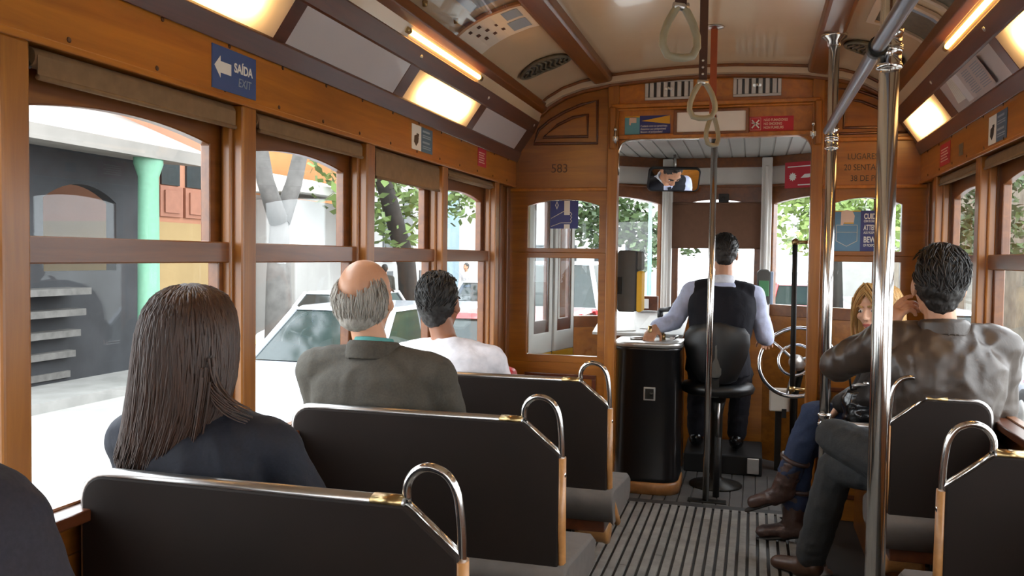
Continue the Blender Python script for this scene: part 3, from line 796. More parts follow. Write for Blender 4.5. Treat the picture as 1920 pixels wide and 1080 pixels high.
# ================================================================== SEATS
def smooth_path(p, k=3):
    p = [V((a, b, 0)) for a, b in p]; out = []
    for i in range(len(p)-1):
        a, b, c, d = p[max(i-1, 0)], p[i], p[i+1], p[min(i+2, len(p)-1)]
        for j in range(k):
            t = j/k; q = .5*((2*b) + (c-a)*t + (2*a-5*b+4*c-d)*t*t + (3*b-a-3*c+d)*t**3); out.append((q.x, q.y))
    return out + [(p[-1].x, p[-1].y)]
def seat(s, yb, xo, lab):
    """s=-1 left double, +1 right single. xo outer end"""
    xa = -.530 if s < 0 else .480                       # aisle edge
    xc = xa + s*.112                                    # where the chamfer starts on the top edge
    t = thing('tram_bench' if s < 0 else 'single_bench', lab, 'bench' if s < 0 else 'seat', ((xa+xo)/2, yb+.2, 0), 'reversible benches on the left' if s < 0 else 'single seats on the right')
    zt, zc = .926, .836
    r = .055
    rnd = [(xo - s*r + s*r*math.sin(q), zt - r + r*math.cos(q)) for q in [PI/2*i/6 for i in range(7)]]
    top = [(xa, .50), (xa, zc), (xc, zt)] + rnd
    pts = top + [(xo, .50)]
    fn = lambda u, v, w: (u, yb + w, v)
    m = MB(); m.prism(pts, fn, .0, .045); m.build('backrest', 'seat_board', t, .006)
    m = MB(); m.tube([fn(u, v+.002, .022) for u, v in [(xc, zt)] + rnd + [(xo, .52)]], .011, 8, flat=1.9, up=V((0, 1, 0))); m.build('top_rail', 'chrome_soft', t)
    m = MB(); m.tube([fn(xc + s*.07, zt+.003, .022), fn(xc + s*.004, zt+.003, .022)], .012, 8, flat=1.9, up=V((0, 1, 0))); m.build('rail_clip', 'brass', t)
    m = MB(); m.tube([fn(xc, zt, .022), fn(xa, zc, .022), fn(xa, .55, .022)], .009, 8); m.build('edge_strip', 'chrome', t)
    lp = [(xc, zt+.004), (xc-s*.000, zt+.035), (xc-s*.012, zt+.058), (xc-s*.034, zt+.072), (xc-s*.06, zt+.072), (xc-s*.084, zt+.060), (xc-s*.100, zt+.036), (xc-s*.108, zt+.004), (xa-s*.002, zc+.03), (xa-s*.003, zc-.05)]
    m = MB(); m.tube([fn(u, v, .022) for u, v in smooth_path(lp)], .0092, 12); m.build('grab_handle', 'chrome', t)
    m = MB(); m.tube([fn(xa-s*.004, zc-.01, .02), fn(xa-s*.006, .6, .02), fn(xa-s*.006, .50, .03), fn(xa-s*.022, .42, .06), fn(xa-s*.03, .36, .10)], .013, 8, flat=1.6, up=V((0, 1, 0))); m.build('end_frame', 'wood_pale', t)
    m = MB(); m.lathe([(.0001, 0), (.012, .001), (.010, .008), (.0001, .010)], fn(xa-s*.008, zc-.06, .02), V((-s, 0, 0)), 10); m.build('bolt', 'chrome', t)
    # cushion with rolled edges
    cs = [(yb-.02, .44), (yb-.03, .475), (yb-.015, .505), (yb+.03, .515), (yb+.30, .485), (yb+.43, .475), (yb+.475, .45), (yb+.475, .40), (yb+.44, .375), (yb, .385)]
    m = MB(); m.loft([[(x, y + dy, z - dz) for y, z in cs] for x, dy, dz in ((xa - s*.028, .0, .012), (xa - s*.018, 0, 0), (xo - s*.0, 0, 0))]); m.build('cushion', 'seat_cloth', t)
    m = MB(); m.box(xa+s*.01, xo-s*.01, yb+.02, yb+.42, .335, .38); m.build('seat_frame', 'wood_dark', t, .004)
    m = MB(); m.lathe([(.0001, 0), (.05, .002), (.056, .012), (.050, .03), (.050, .12), (.054, .14), (.0001, .142)], (xa + s*.02, yb+.24, .275), V((s, 0, 0)), 20); m.build('pivot_barrel', 'wood_pale', t)
    m = MB(); m.tube([(xa+s*.16, yb+.24, .275), (xo-s*.02, yb+.24, .275)], .022, 10)
    for x in (xa + s*.2, xo - s*.1):
        m.box(x-.022, x+.022, yb+.2, yb+.28, 0, .34); m.box(x-.05, x+.05, yb+.14, yb+.34, 0, .015)
    m.build('pedestal', 'black_paint', t, .004)
    return t
SEATL = {0: 'dark bench on the left beside the viewer, mostly below the view', 1: 'nearest dark bench on the left, behind the long-haired woman',
         2: 'dark bench on the left, behind the balding man in grey', 3: 'dark bench on the left next to the bulkhead, behind the man in white'}
for k, yb in enumerate((.63, 1.513, 2.397, 3.254)): seat(-1, yb, -1.395 if k < 3 else -1.365, SEATL[k])
seat(1, 3.264, .800, 'dark single seat on the right, behind the man in the leather jacket')
seat(1, 2.368, .800, 'nearest dark single seat at the right edge of the view')
# red seat at the bulkhead end of the left side
t = thing('corner_bench', 'red vinyl corner seat beside the man in the white shirt', 'seat', (-1.25, 4.35, 0))
m = MB(); m.loft([[(-1.365 + .19*a, y, .46 + .37*b) for a, b in ((0, 0), (1, 0), (1.0, .8), (.9, .97), (.7, 1.0), (.2, 1.0), (0, 1.0))] for y in (4.25, 4.33)]); m.build('backrest', 'red_vinyl', t, .015, 3)
m = MB(); m.box(-1.365, -.96, 4.33, 4.75, .38, .47); m.build('cushion', 'red_vinyl', t, .02, 3)
m = MB(); m.box(-1.36, -1.0, 4.34, 4.73, .0, .38); m.build('seat_box', 'wood_brown', t, .004)
# longitudinal seat the blonde woman sits on
t = thing('side_bench', 'dark side bench along the right wall under the blonde woman', 'bench', (.7, 4.42, 0))
m = MB(); m.box(.48, .826, 4.08, 4.84, .40, .49); m.build('cushion', 'seat_board', t, .02, 3)
m = MB(); m.box(.54, .826, 4.10, 4.82, 0, .40); m.build('seat_box', 'wood_brown', t, .004)

# ================================================================== POLES, RAILS, STRAPS
P1, P2 = (.318, 2.35), (.318, 4.02)
def pole(xy, z1, lab, r, collars, flange):
    t = thing('grab_pole', lab, 'pole', (xy[0], xy[1], 0))
    m = MB(); m.tube([(xy[0], xy[1], .012), (xy[0], xy[1], z1)], r, 20); m.build('pole', 'chrome', t)
    for z in collars:
        m = MB(); m.lathe([(r, -.03), (r+.007, -.028), (r+.007, -.018), (r+.004, -.016), (r+.004, .016), (r+.007, .018), (r+.007, .028), (r, .03)], (xy[0], xy[1], z), n=20); m.build('collar', 'chrome', t)
    if flange:
        m = MB(); m.lathe([(r, -.05), (r+.006, -.048), (r+.008, -.03), (r+.03, -.012), (r+.034, 0), (.0001, .001)], (xy[0], xy[1], z1), n=24); m.build('ceiling_flange', 'chrome', t)
    m = MB(); m.lathe([(.0001, 0), (r+.03, 0), (r+.03, .006), (r+.006, .014), (r+.006, .03), (r, .032)], (xy[0], xy[1], .0125), n=24); m.build('foot_flange', 'chrome_soft', t)
    return t
pole(P1, 2.405, 'thick chrome pole standing nearest on the right of the aisle', .0245, (1.925, 1.965), True)
pole(P2, 2.40, 'chrome pole further down on the right, flanged under the ceiling beam', .0225, (1.965, 1.93, .70, .66), True)
t = thing('overhead_bar', 'grey sleeved grab bar joining the two right-hand poles', 'bar', (P2[0], P2[1], 1.98))
m = MB(); m.tube([(P2[0]-.016, 4.05, 1.985), (P1[0]-.03, P1[1], 1.950), (P1[0]-.03, .9, 1.915), (P1[0]-.03, -1.6, 1.90)], .019, 16); m.build('sleeve', 'bar_sleeve', t)
m = MB(); m.tube([(P1[0]-.03, P1[1]-.03, 1.949), (P1[0]-.03, P1[1]+.02, 1.950)], .025, 16); m.build('clamp', 'dark_metal', t)
t = thing('guard_rail', 'short horizontal chrome rail from the far pole to the right wall', 'rail', (P2[0], P2[1], .68))
m = MB(); m.tube([(P2[0], P2[1], .682), (.895, P2[1], .682)], .0165, 14); m.build('rail', 'chrome_soft', t)
m = MB(); m.tube([(P2[0]+.018, P2[1], .682), (P2[0]+.06, P2[1], .682)], .022, 14); m.build('socket', 'chrome', t)
# centre pole in the doorway
CP = (-.232, 5.03)
t = thing('doorway_pole', 'slim chrome pole standing in the middle of the doorway', 'pole', (CP[0], CP[1], 0))
m = MB(); m.tube([(CP[0]-.008, CP[1], .0), (CP[0], CP[1], 2.13)], .0185, 18); m.build('pole', 'chrome', t)
m = MB(); m.box(CP[0]-.11, CP[0]+.11, CP[1]-.035, CP[1]+.035, 0, .012)
m.build('base_plate', 'dark_metal', t, .003)
t = thing('floor_lever', 'short dark lever standing on the floor behind the doorway pole', 'lever', (CP[0]+.05, CP[1]+.12, 0))
m = MB(); m.tube([(CP[0]+.045, CP[1]+.12, .0), (CP[0]+.05, CP[1]+.12, .36)], .019, 12); m.build('sleeve', 'black_rubber', t)
m = MB(); m.tube([(CP[0]+.05, CP[1]+.12, .36), (CP[0]+.052, CP[1]+.12, .56)], .007, 10); m.build('rod', 'chrome_soft', t)
# hanging straps
def strap(y, lab, mat, turn):
    x, zc, rz = -.198, 2.0, .066
    t = thing('hanging_strap', lab, 'strap', (x, y, zarc(x)), 'hanging straps along the ceiling')
    ax = V((math.cos(turn), math.sin(turn), 0))
    ring = [(-.55, .35), (-.30, .78), (-.12, 1.0), (.12, 1.0), (.30, .78), (.55, .35), (.74, -.15), (.76, -.55), (.55, -.92), (.2, -1.0), (-.2, -1.0), (-.55, -.92), (-.76, -.55), (-.74, -.15)]
    m = MB(); m.tube([V((x, y, zc)) + ax*(u*.062) + V((0, 0, v*rz)) for u, v in ring], .0105, 10, True); m.build('ring', 'strap_ring', t)
    m = MB(); zt = zarc(x)
    for o in (-.003, .003):
        m.beam(V((x, y+o, zc+rz-.004)), V((x, y+o, zt-.004)), .030, .0035, V((0, 1, 0)))
    m.build('strap', mat, t)
    m = MB(); m.tube([V((x, y, zc+rz)) - ax*.02, V((x, y, zc+rz)) + ax*.02], .011, 10)
    for k in (0, 1, 2): m.lathe([(.0001, 0), (.005, .001), (.004, .004), (.0001, .005)], (x, y-.005, zc+rz+.03+.025*k), V((0, -1, 0)), 8)
    m.build('rivets', 'chrome_soft', t)
    m = MB(); m.lathe([(.0001, -.008), (.02, -.008), (.042, -.004), (.045, 0), (.0001, .001)], (x, y, zt-.002)); m.build('ceiling_flange', 'chrome_soft', t)
strap(2.28, 'pale strap ring hanging nearest, at the top edge of the view', 'strap_leather', .45)
strap(3.27, 'middle hanging strap of dark leather with a broad ring', 'strap_leather', .25)
strap(4.05, 'furthest hanging strap of reddish leather with a narrow ring', 'strap_leather_red', 1.0)
# ================================================================== DRIVER'S PLATFORM
plf = sempty('wall_cab', (XC, 6.0, 0), 'wooden front end of the tram around the driver', 'wall')
CB = [(-1.30, 5.80), (-.605, 6.27), (.075, 6.27), (.77, 5.80)]
def seg(P, Q):
    P, Q = V((*P, 0)), V((*Q, 0)); d = (Q-P); L = d.length; d.normalize(); n = V((-d.y, d.x, 0))
    return L, (lambda u, v, w: tuple(P + d*u + n*w + V((0, 0, v))))
for k in range(3):
    L, fn = seg(CB[k], CB[k+1])
    a, b = (.075, L-.075) if k == 1 else (.06, L-.06)
    zt, z0 = (1.79, 1.02) if k == 1 else ((1.80, 1.0) if k == 0 else (1.80, 1.10))
    m = MB()
    m.ring(arch_loop(0, L, z0-.08, 1.93, 0), arch_loop(a, b, z0, zt, .045), fn, 0, .05)
    m.build('window_surround', 'wood_brown', plf, .004)
    m = MB(); m.prism([(0, 0), (L, 0), (L, z0-.08), (0, z0-.08)], fn, 0, .05); m.build('dash_panel', 'wood_wall', plf)
    m = MB(); m.prism([(0, 1.93), (L, 1.93), (L, 2.14), (0, 2.14)], fn, .0, .05); m.build('white_frieze', 'white_paint', plf)
    m = MB(); m.prism([(0, 2.06), (L, 2.06), (L, 2.13), (0, 2.13)], fn, -.025, .0); m.prism([(0, 1.92), (L, 1.92), (L, 1.938), (0, 1.938)], fn, -.015, .0); m.build('brown_rail', 'wood_brown', plf, .004)
    m = MB(); m.prism([(a-.005, z0-.005), (b+.005, z0-.005), (b+.005, zt+.05), (a-.005, zt+.05)], fn, .03, .034); m.build('windscreen_pane' if k == 1 else 'corner_pane', 'glass', plf)
for x in (CB[1][0], CB[2][0]):
    m = MB(); m.box(x-.035, x+.035, 6.17, 6.245, .9, 2.12); m.box(x-.012, x+.012, 6.15, 6.18, .9, 2.06); m.build('pillar', 'white_paint', plf, .008)
m = MB(); m.box(-1.35, .82, YB+.045, 6.3, 2.135, 2.16)
cp = struct(m.build('ceiling_platform', 'grey_paint'), 'grey planked ceiling over the driver platform', 'ceiling')
m = MB()
for i in range(24): m.box(-1.33+i*.09, -1.33+i*.09+.082, YB+.05, 6.28, 2.128, 2.137)
m.build('planks', 'grey_paint', cp, .003, 1)
m = MB(); m.tube([(-.8, YB+.052, 2.10), (.3, YB+.052, 2.10)], .01); 
# right platform side: post and folded door
for x, y in ((-1.33, 5.78), (.80, 5.78), (-1.33, 5.0), (.80, 5.0)):
    m = MB(); m.box(x-.035, x+.035, y-.035, y+.035, 0, 2.13); m.build('corner_post', 'white_paint', plf, .006)
m = MB(); m.box(.78, .82, 5.03, 5.75, 0, .85); m.box(.78, .82, 5.03, 5.75, 1.75, 2.13); m.build('side_panel', 'wood_brown', plf)
m = MB(); m.box(-1.36, -1.30, 5.03, 5.75, 1.95, 2.13); m.build('door_header', 'white_paint', plf)
def leaf(p, q, lab):
    t = thing('folding_door', lab, 'door', ((p[0]+q[0])/2, (p[1]+q[1])/2, .05), 'folding platform doors')
    L, fn = seg(p, q)
    m = MB(); m.ring(arch_loop(0, L, .80, 1.95, 0), arch_loop(.045, L-.045, .93, 1.80, .04), fn, 0, .035); m.build('white_stiles', 'white_paint', t, .004)
    m = MB(); m.ring(arch_loop(.043, L-.043, .925, 1.81, 0.035), arch_loop(.075, L-.075, 1.01, 1.76, .035), fn, .006, .03); m.build('inner_frame', 'wood_dark', t, .003)
    m = MB(); m.prism([(.07, 1.0), (L-.07, 1.0), (L-.07, 1.79), (.07, 1.79)], fn, .015, .019); m.build('pane', 'glass', t)
    m = MB(); m.prism([(0, .03), (L, .03), (L, .798), (0, .798)], fn, 0, .035); m.build('lower_panel', 'yellow_paint', t, .004)
    m = MB(); m.prism([(L-.004, .03), (L+.012, .03), (L+.012, 1.95), (L-.004, 1.95)], fn, .004, .03); m.build('rubber_edge', 'black_rubber', t)
leaf((-1.31, 5.06), (-1.245, 5.36), 'first white folding door leaf seen through the left bulkhead window')
leaf((-1.235, 5.38), (-1.17, 5.68), 'second white folding door leaf seen through the left bulkhead window')

# brown blind in front of the windscreen
t = thing('windscreen_blind', 'brown blind pulled half down over the windscreen', 'blind', (XC, 6.2, 1.8))
m = MB(); m.box(-.575, .048, 6.212, 6.215, 1.49, 1.805); m.build('cloth', 'front_blind', t)
m = MB(); m.tube([(-.58, 6.213, 1.805), (.052, 6.213, 1.805)], .008, 8); m.tube([(-.57, 6.213, 1.49), (.043, 6.213, 1.49)], .006, 8); m.build('bars', 'front_blind', t)
for x in (-.585, .058):
    m = MB(); m.lathe([(.0001, 0), (.012, .002), (.012, .02), (.0001, .022)], (x, 6.22, 1.79), V((0, -1, 0)), 10); m.build('knob', 'steel', t)
t = thing('blind_motor', 'small black wiper box above the windscreen', 'box', (-.23, 6.2, 1.84))
m = MB(); m.box(-.25, -.18, 6.19, 6.25, 1.81, 1.87); m.tube([(-.215, 6.19, 1.84), (-.215, 6.15, 1.835)], .012, 10); m.build('case', 'black_plastic', t, .006)

# controller cabinet
t = thing('controller', 'black controller cabinet with wooden plinth left of the driver', 'controller', (-.60, 5.25, 0))
def cab(z, g=0, x0=-.795, x1=-.415, y0=5.08, y1=5.50):
    r = .11; x0 -= g; x1 += g; y0 -= g; y1 += g
    out = []
    for cx, cy, a0 in ((x1-r, y1-r, 0), (x0+r, y1-r, PI/2), (x0+r, y0+r, PI), (x1-r, y0+r, 3*PI/2)):
        out += [(cx + r*math.cos(a0+PI/2*i/5), cy + r*math.sin(a0+PI/2*i/5), z) for i in range(6)]
    return out
m = MB(); m.loft([cab(.075), cab(.08, .006), cab(.1, .002), cab(.85, 0), cab(.862, .01), cab(.88, .01)]); m.build('body', 'black_paint', t)
m = MB(); m.loft([cab(.88, .014), cab(.905, .014), cab(.91, .008)]); m.build('top_plate', 'steel', t)
m = MB(); m.loft([cab(0, .012), cab(.06, .012), cab(.075, .004)]); m.build('plinth', 'wood_pale', t)
m = MB(); m.box(-.615, -.545, 5.074, 5.084, .565, .645); m.build('name_plate', 'steel', t, .003)
m = MB(); m.box(-.605, -.555, 5.071, 5.076, .575, .635); m.lathe([(.0001, 0), (.013, .001), (.011, .01), (.0001, .011)], (-.568, 5.074, .606), V((0, -1, 0)), 12); m.build('switch', 'dark_metal', t)
m = MB(); m.tube([(-.53, 5.32, .905), (-.53, 5.32, .945)], .016, 12); m.tube([(-.53, 5.32, .945), (-.57, 5.26, .955), (-.60, 5.22, .955)], [.012, .012, .010], 10); m.tube([(-.60, 5.22, .93), (-.60, 5.22, 1.0)], [.014, .012], 12); m.build('handle', 'brass', t)
m = MB(); m.lathe([(.0001, 0), (.05, 0), (.045, .012), (.0001, .016)], (-.68, 5.3, .91)); m.tube([(-.72, 5.22, .918), (-.61, 5.25, .918)], .012, 8); m.tube([(-.47, 5.22, .925), (-.44, 5.3, .93)], .012, 8); m.build('dials', 'chrome_soft', t)
# white sloping desk with papers
t = thing('driver_desk', 'white sloping desk beside the driver under the left windscreen', 'desk', (-.85, 5.75, .9))
m = MB(); m.prism([(5.46, .93), (5.97, 1.048), (5.97, 1.028), (5.46, .91)], lambda u, v, w: (w, u, v), -1.0, -.42); m.build('board', 'desk_white', t, .004)
m = MB(); m.box(-.98, -.44, 5.86, 5.92, 0, 1.01); m.build('support', 'wood_brown', t)
for x, y, r, lab in ((-.85, 5.62, .2, 'loose white paper on the left of the white driver desk'), (-.59, 5.68, -.12, 'loose white paper on the right of the white driver desk')):
    R = Matrix.Rotation(r, 3, 'Z'); m = MB(); vs = []
    for dx, dy in ((-.10, -.14), (.10, -.14), (.10, .14), (-.10, .14)):
        p = R @ V((dx, dy, 0)); vs.append((x+p.x, y+p.y, .93 + (y+p.y-5.46)*.2315 + .004))
    m.prism([(v[0], v[1]) for v in vs], lambda u, v, w: (u, v, .93 + (v-5.46)*.2315 + .003 + w), 0, .002)
    tag(m.build('paper', 'white_paper'), lab, 'paper', 'papers on the driver desk')
t = thing('desk_gauge', 'dark gauge box with a white face under the left corner window', 'gauge', (-.72, 5.93, 1.05))
m = MB(); m.box(-.79, -.63, 5.90, 5.965, 1.05, 1.15); m.build('case', 'wood_dark', t, .005)
m = MB(); m.box(-.775, -.69, 5.894, 5.901, 1.065, 1.13); m.build('face', 'white_paper', t)
t = thing('desk_lever', 'black crank lever on the desk behind the left hand of the driver', 'lever', (-.58, 5.75, 1.0))
m = MB(); m.tube([(-.60, 5.8, 1.012), (-.60, 5.8, 1.06)], .02, 12); m.tube([(-.60, 5.8, 1.06), (-.50, 5.72, 1.08)], .016, 12); m.ellipsoid((-.49, 5.71, 1.09), (.03, .03, .035)); m.build('crank', 'black_plastic', t)
# ticket machine on the left door post
t = thing('ticket_machine', 'grey and yellow ticket machine beside the left doorpost', 'machine', (-.70, 5.0, 1.27))
def oct_(x0, x1, z0, z1, c): return [(x0+c, z0), (x1-c, z0), (x1, z0+c), (x1, z1-c), (x1-c, z1), (x0+c, z1), (x0, z1-c), (x0, z0+c)]
m = MB(); m.prism(oct_(-.768, -.655, 1.095, 1.455, .012), lambda u, v, w: (u, w, v), 4.975, 5.10); m.build('body', 'machine_grey', t, .008, 3)
m = MB(); m.prism(oct_(-.657, -.622, 1.095, 1.335, .01), lambda u, v, w: (u, w, v), 4.972, 5.10); m.build('yellow_side', 'yellow_paint', t, .006, 2)
m = MB(); m.prism(oct_(-.657, -.626, 1.337, 1.452, .01), lambda u, v, w: (u, w, v), 4.974, 5.10); m.build('upper_side', 'machine_grey', t, .006, 2)
m = MB(); m.box(-.662, -.655, 4.970, 4.976, 1.1, 1.45); m.build('seam', 'black_plastic', t)
m = MB(); m.box(-.80, -.74, 4.955, 5.03, 1.2, 1.3); m.build('bracket', 'dark_metal', t)
t = thing('green_validator', 'green ticket validator on the right windscreen pillar', 'machine', (.08, 6.0, 1.22))
m = MB(); m.prism(oct_(.022, .112, 1.10, 1.345, .02), lambda u, v, w: (u, w, v), 5.98, 6.1); m.build('body', 'machine_grey', t, .008, 3)
m = MB(); m.box(.035, .10, 5.974, 5.981, 1.165, 1.27); m.build('green_panel', 'green_plastic', t, .003)
m = MB(); m.box(.108, .128, 5.98, 6.1, 1.11, 1.33); m.build('pale_side', 'sign_grey', t, .004)
m = MB(); m.tube([(.07, 6.06, 1.11), (.07, 6.06, .9)], .015, 10); m.build('stand', 'steel', t)
t = thing('warning_sign', 'red sign with white symbols inside the driver platform at right', 'sign', (.28, 6.0, 2.0))
L, fs = seg(CB[2], CB[3]); L0 = .16
f2 = lambda x, y, z: fs(L0+x, y, -.028-z)
m = MB(); m.prism([(L0, 1.90), (L0+.24, 1.90), (L0+.24, 2.075), (L0, 2.075)], fs, -.03, -.015); m.build('board', 'sign_red', t)
m = MB()
m.prism([(.02, 2.04), (.22, 2.04), (.22, 2.047), (.02, 2.047)], lambda u, v, w: f2(u, v, w+.002), 0, .001)
m.prism([(.10, 1.915), (.22, 1.915), (.22, 1.922), (.10, 1.922)], lambda u, v, w: f2(u, v, w+.002), 0, .001)
star = [(.06 + (.03 if i % 2 else .021)*math.cos(2*PI*i/20), 1.975 + (.03 if i % 2 else .021)*math.sin(2*PI*i/20)) for i in range(20)]
m.prism(star, lambda u, v, w: f2(u, v, w+.002), 0, .001)
m.prism([(.12, 1.965), (.15, 1.99), (.20, 1.99), (.20, 1.972), (.18, 1.965)], lambda u, v, w: f2(u, v, w+.002), 0, .001)
m.build('symbols', 'sign_white', t)

# rear-view mirror
mirror_c = V((-.545, 6.02, 1.955))
# ================================================================== PEOPLE
plain('skin_tan', 'c08c6c', .45, 0, .06, 20)
plain('skin_pale', 'd8a88c', .48, 0, .06, 20)
plain('skin_brown', '8f5f45', .45, 0, .06, 20)
plain('lips', 'a85a52', .4, 0, .05)
plain('eye_white', 'e8e6e0', .2, 0, .02)
plain('eye_dark', '1a1412', .15, 0, .02)
def hairmat(name, c, rough=.42, var=.45):
    m, nt, out = newmat(name); b = princ(nt, out, Roughness=rough)
    v = coords(nt, (60, 60, 7)); f = noi(nt, v, 1.5, 5, .6, .3); cc = lin(c)
    nt.links.new(ramp(nt, f, [(.3, tuple(x*(1-var) for x in cc[:3])+(1,)), (.7, tuple(min(1, x*(1+var)) for x in cc[:3])+(1,))]), b.inputs['Base Color'])
    bump(nt, b, f, .5, .004)
hairmat('hair_brown', '351f12', .5); hairmat('hair_black', '14100d', .6, .3); hairmat('hair_grey', '9a948b', .6, .3)
hairmat('hair_blonde', 'b98f55', .45, .35); hairmat('hair_dark', '1b1613', .5)
def cloth(name, c, rough=.8, weave=0, bmp=.25, spec=.3):
    m, nt, out = newmat(name); b = princ(nt, out, Roughness=rough); b.inputs['Specular IOR Level'].default_value = spec
    cc = lin(c); v = coords(nt)
    f = noi(nt, v, 22 if not weave else 160, 5)
    nt.links.new(ramp(nt, f, [(.3, tuple(x*.84 for x in cc[:3])+(1,)), (.7, tuple(min(1, x*1.14) for x in cc[:3])+(1,))]), b.inputs['Base Color'])
    bump(nt, b, noi(nt, v, 9, 4, .6, .8), bmp, .02)
cloth('cloth_navy', '191b24', .8, 1); cloth('cloth_greyjacket', '403c35', .85, 1); cloth('cloth_white', 'dcd8dc', .85)
cloth('cloth_leather', '382d25', .40, 0, .15, .5); cloth('cloth_charcoal', '24222a', .85, 1); cloth('cloth_vest', '101019', .8, 1)
cloth('cloth_shirt', 'c3cbe6', .75); cloth('cloth_shirt_white', 'dfe2ea', .8); cloth('cloth_denim', '2b364f', .85, 1); cloth('cloth_greydenim', '303234', .85, 1)
cloth('cloth_darktrouser', '15151c', .85); cloth('cloth_blackbrown', '191412', .6, 0, .4); cloth('cloth_teal', '4f8c88', .8)
plain('leather_boot', '43302a', .42, 0, .25, 25, 0, .5, .3, 50); plain('leather_black', '0e0e10', .22, 0, .15, 12, .3); plain('shoe_black', '0d0d0f', .25, 0, .1, 12, .2)
plain('leather_tan', '4a3020', .45, 0, .2, 12); plain('sole', '1a1512', .7); plain('jean_seam', '7d6a45', .8)

def remesh(mb, name, mat, parent, voxel=.009, sm=4, disp=None):
    o = mb.build(name, mat, None, fix=False)
    r = o.modifiers.new('r', 'REMESH'); r.mode = 'VOXEL'; r.voxel_size = voxel; r.adaptivity = 0
    s = o.modifiers.new('s', 'SMOOTH'); s.factor = .5; s.iterations = sm
    bpy.context.view_layer.update()
    me = bpy.data.meshes.new_from_object(o.evaluated_get(bpy.context.evaluated_depsgraph_get()))
    o.modifiers.clear(); old = o.data; o.data = me; bpy.data.meshes.remove(old); me.name = name
    me.materials.clear(); me.materials.append(MATS[mat])
    me.polygons.foreach_set('use_smooth', [True]*len(me.polygons))
    if disp:
        ns = [v.normal.copy() for v in me.vertices]
        for v, n in zip(me.vertices, ns): v.co += n*disp(v.co)
        me.update()
    if parent: put(o, parent)
    return o
def folds(amp, fx=14., fz=7., seed=0):
    o = V((seed*3.1, seed*1.7, seed*2.3))
    def d(c):
        q = V((c.x*fx, c.y*fx, c.z*fz)) + o
        q += V((noise.noise(c*5+o), noise.noise(c*5-o), 0))*.8
        return amp*(1 - abs(noise.noise(q))*2.2) + amp*.5*noise.noise(c*28+o)
    return d

def torso(mb, J, infl=0., w=1., dp=1., low=0., secs=None):
    P, Ch, N, R = J['pel'], J['chest'], J['neck'], J['right']
    secs = secs or [(-.16, .150, .10), (-.06, .172, .125), (.08, .165, .120), (.28, .148, .108), (.52, .162, .120), (.70, .178, .120), (.83, .172, .103), (.91, .125, .082), (.97, .078, .065), (1.03, .058, .058)]
    rings = []
    def at(t):
        a, b, c = P, Ch*2 - (P+N)/2, N
        if t < 0: return P + (b-P).normalized()*((N-P).length*t)
        return a*(1-t)**2 + b*(2*t*(1-t)) + c*t*t
    for t, hw, hd in secs:
        if t < low: continue
        c = at(t); d = (at(t+.02) - at(t-.02)).normalized(); f = d.cross(R).normalized(); r = f.cross(d).normalized()
        k = max(.0, min(1, (1.05-t)/.2)); e = infl*k + infl*.5*(1-k)
        ring = []
        for i in range(22):
            a = 2*PI*i/22; ca, sa = math.cos(a), math.sin(a); ex = .82
            ring.append(c + r*((hw*w+e)*math.copysign(abs(ca)**ex, ca)) + f*((hd*dp+e)*math.copysign(abs(sa)**ex, sa)))
        rings.append(ring)
    mb.loft(rings)
def arm(mb, J, sd, infl=0., s=1., stop=1., shoulder=.058, cap=True):
    N, S, E, W = J['neck'], J['sh'+sd], J['el'+sd], J['wr'+sd]
    mb.capsule(N*.62 + S*.38 + V((0, 0, -.022)), S, .058*s+infl*.8, shoulder*s+infl*.8)
    mb.capsule(S, E, (shoulder-.006)*s+infl*.85, .043*s+infl)
    mb.capsule(E, E.lerp(W, stop), .044*s+infl, (.03*s if stop > .99 else .033*s)+infl*.9)
def leg(mb, J, sd, infl=0., s=1., stop=1., flare=0):
    Hh, K, A = J['hip'+sd], J['kn'+sd], J['an'+sd]
    mb.capsule(Hh, K, .084*s+infl, .058*s+infl); mid = K.lerp(A, .35)
    mb.capsule(K, mid, .056*s+infl, .055*s+infl); mb.capsule(mid, A.lerp(mid, 1-stop) if stop < 1 else A, .055*s+infl, .040*s+infl+flare)
def hand(mb, W, f, n, t, curl=.5, s=1., spread=.0, curls=None):
    W, f, n, t = V(W), V(f).normalized(), V(n).normalized(), V(t)
    n = (n - f*n.dot(f)).normalized(); t = (t - f*t.dot(f) - n*t.dot(n)).normalized()
    rings = []
    for u, hw, th in ((-.012, .024, .020), (.015, .031, .018), (.05, .041, .016), (.085, .042, .0145), (.097, .036, .011)):
        rings.append([W + f*(u*s) + t*(hw*s*math.cos(2*PI*i/12)) + n*(th*s*math.sin(2*PI*i/12)) for i in range(12)])
    mb.loft(rings)
    for i, (o, L) in enumerate(((.031, .070), (.0105, .079), (-.0105, .073), (-.030, .056))):
        b = W + f*(.086*s) + t*(o*s); d = (f + t*(o*2.2*spread)).normalized(); c = (curls[i] if curls else curl); a = 0
        r = .0088*s
        for j, fr in enumerate((.44, .31, .25)):
            a += c*(.55 if j == 0 else .85)
            dd = d*math.cos(a) + n*math.sin(a); e = b + dd*(L*s*fr)
            mb.capsule(b, e, r, r*.92, 8, k=2); b = e; r *= .92
    b = W + f*(.028*s) + t*(.030*s); d = (f*.62 + t*.62 + n*.35).normalized()
    for j, L in enumerate((.038, .030, .026)):
        e = b + d*(L*s); mb.capsule(b, e, (.0125 - .0016*j)*s, (.0112 - .0016*j)*s, 8, k=2); b = e
        d = (d + f*.35 + n*.18 - t*.25).normalized()
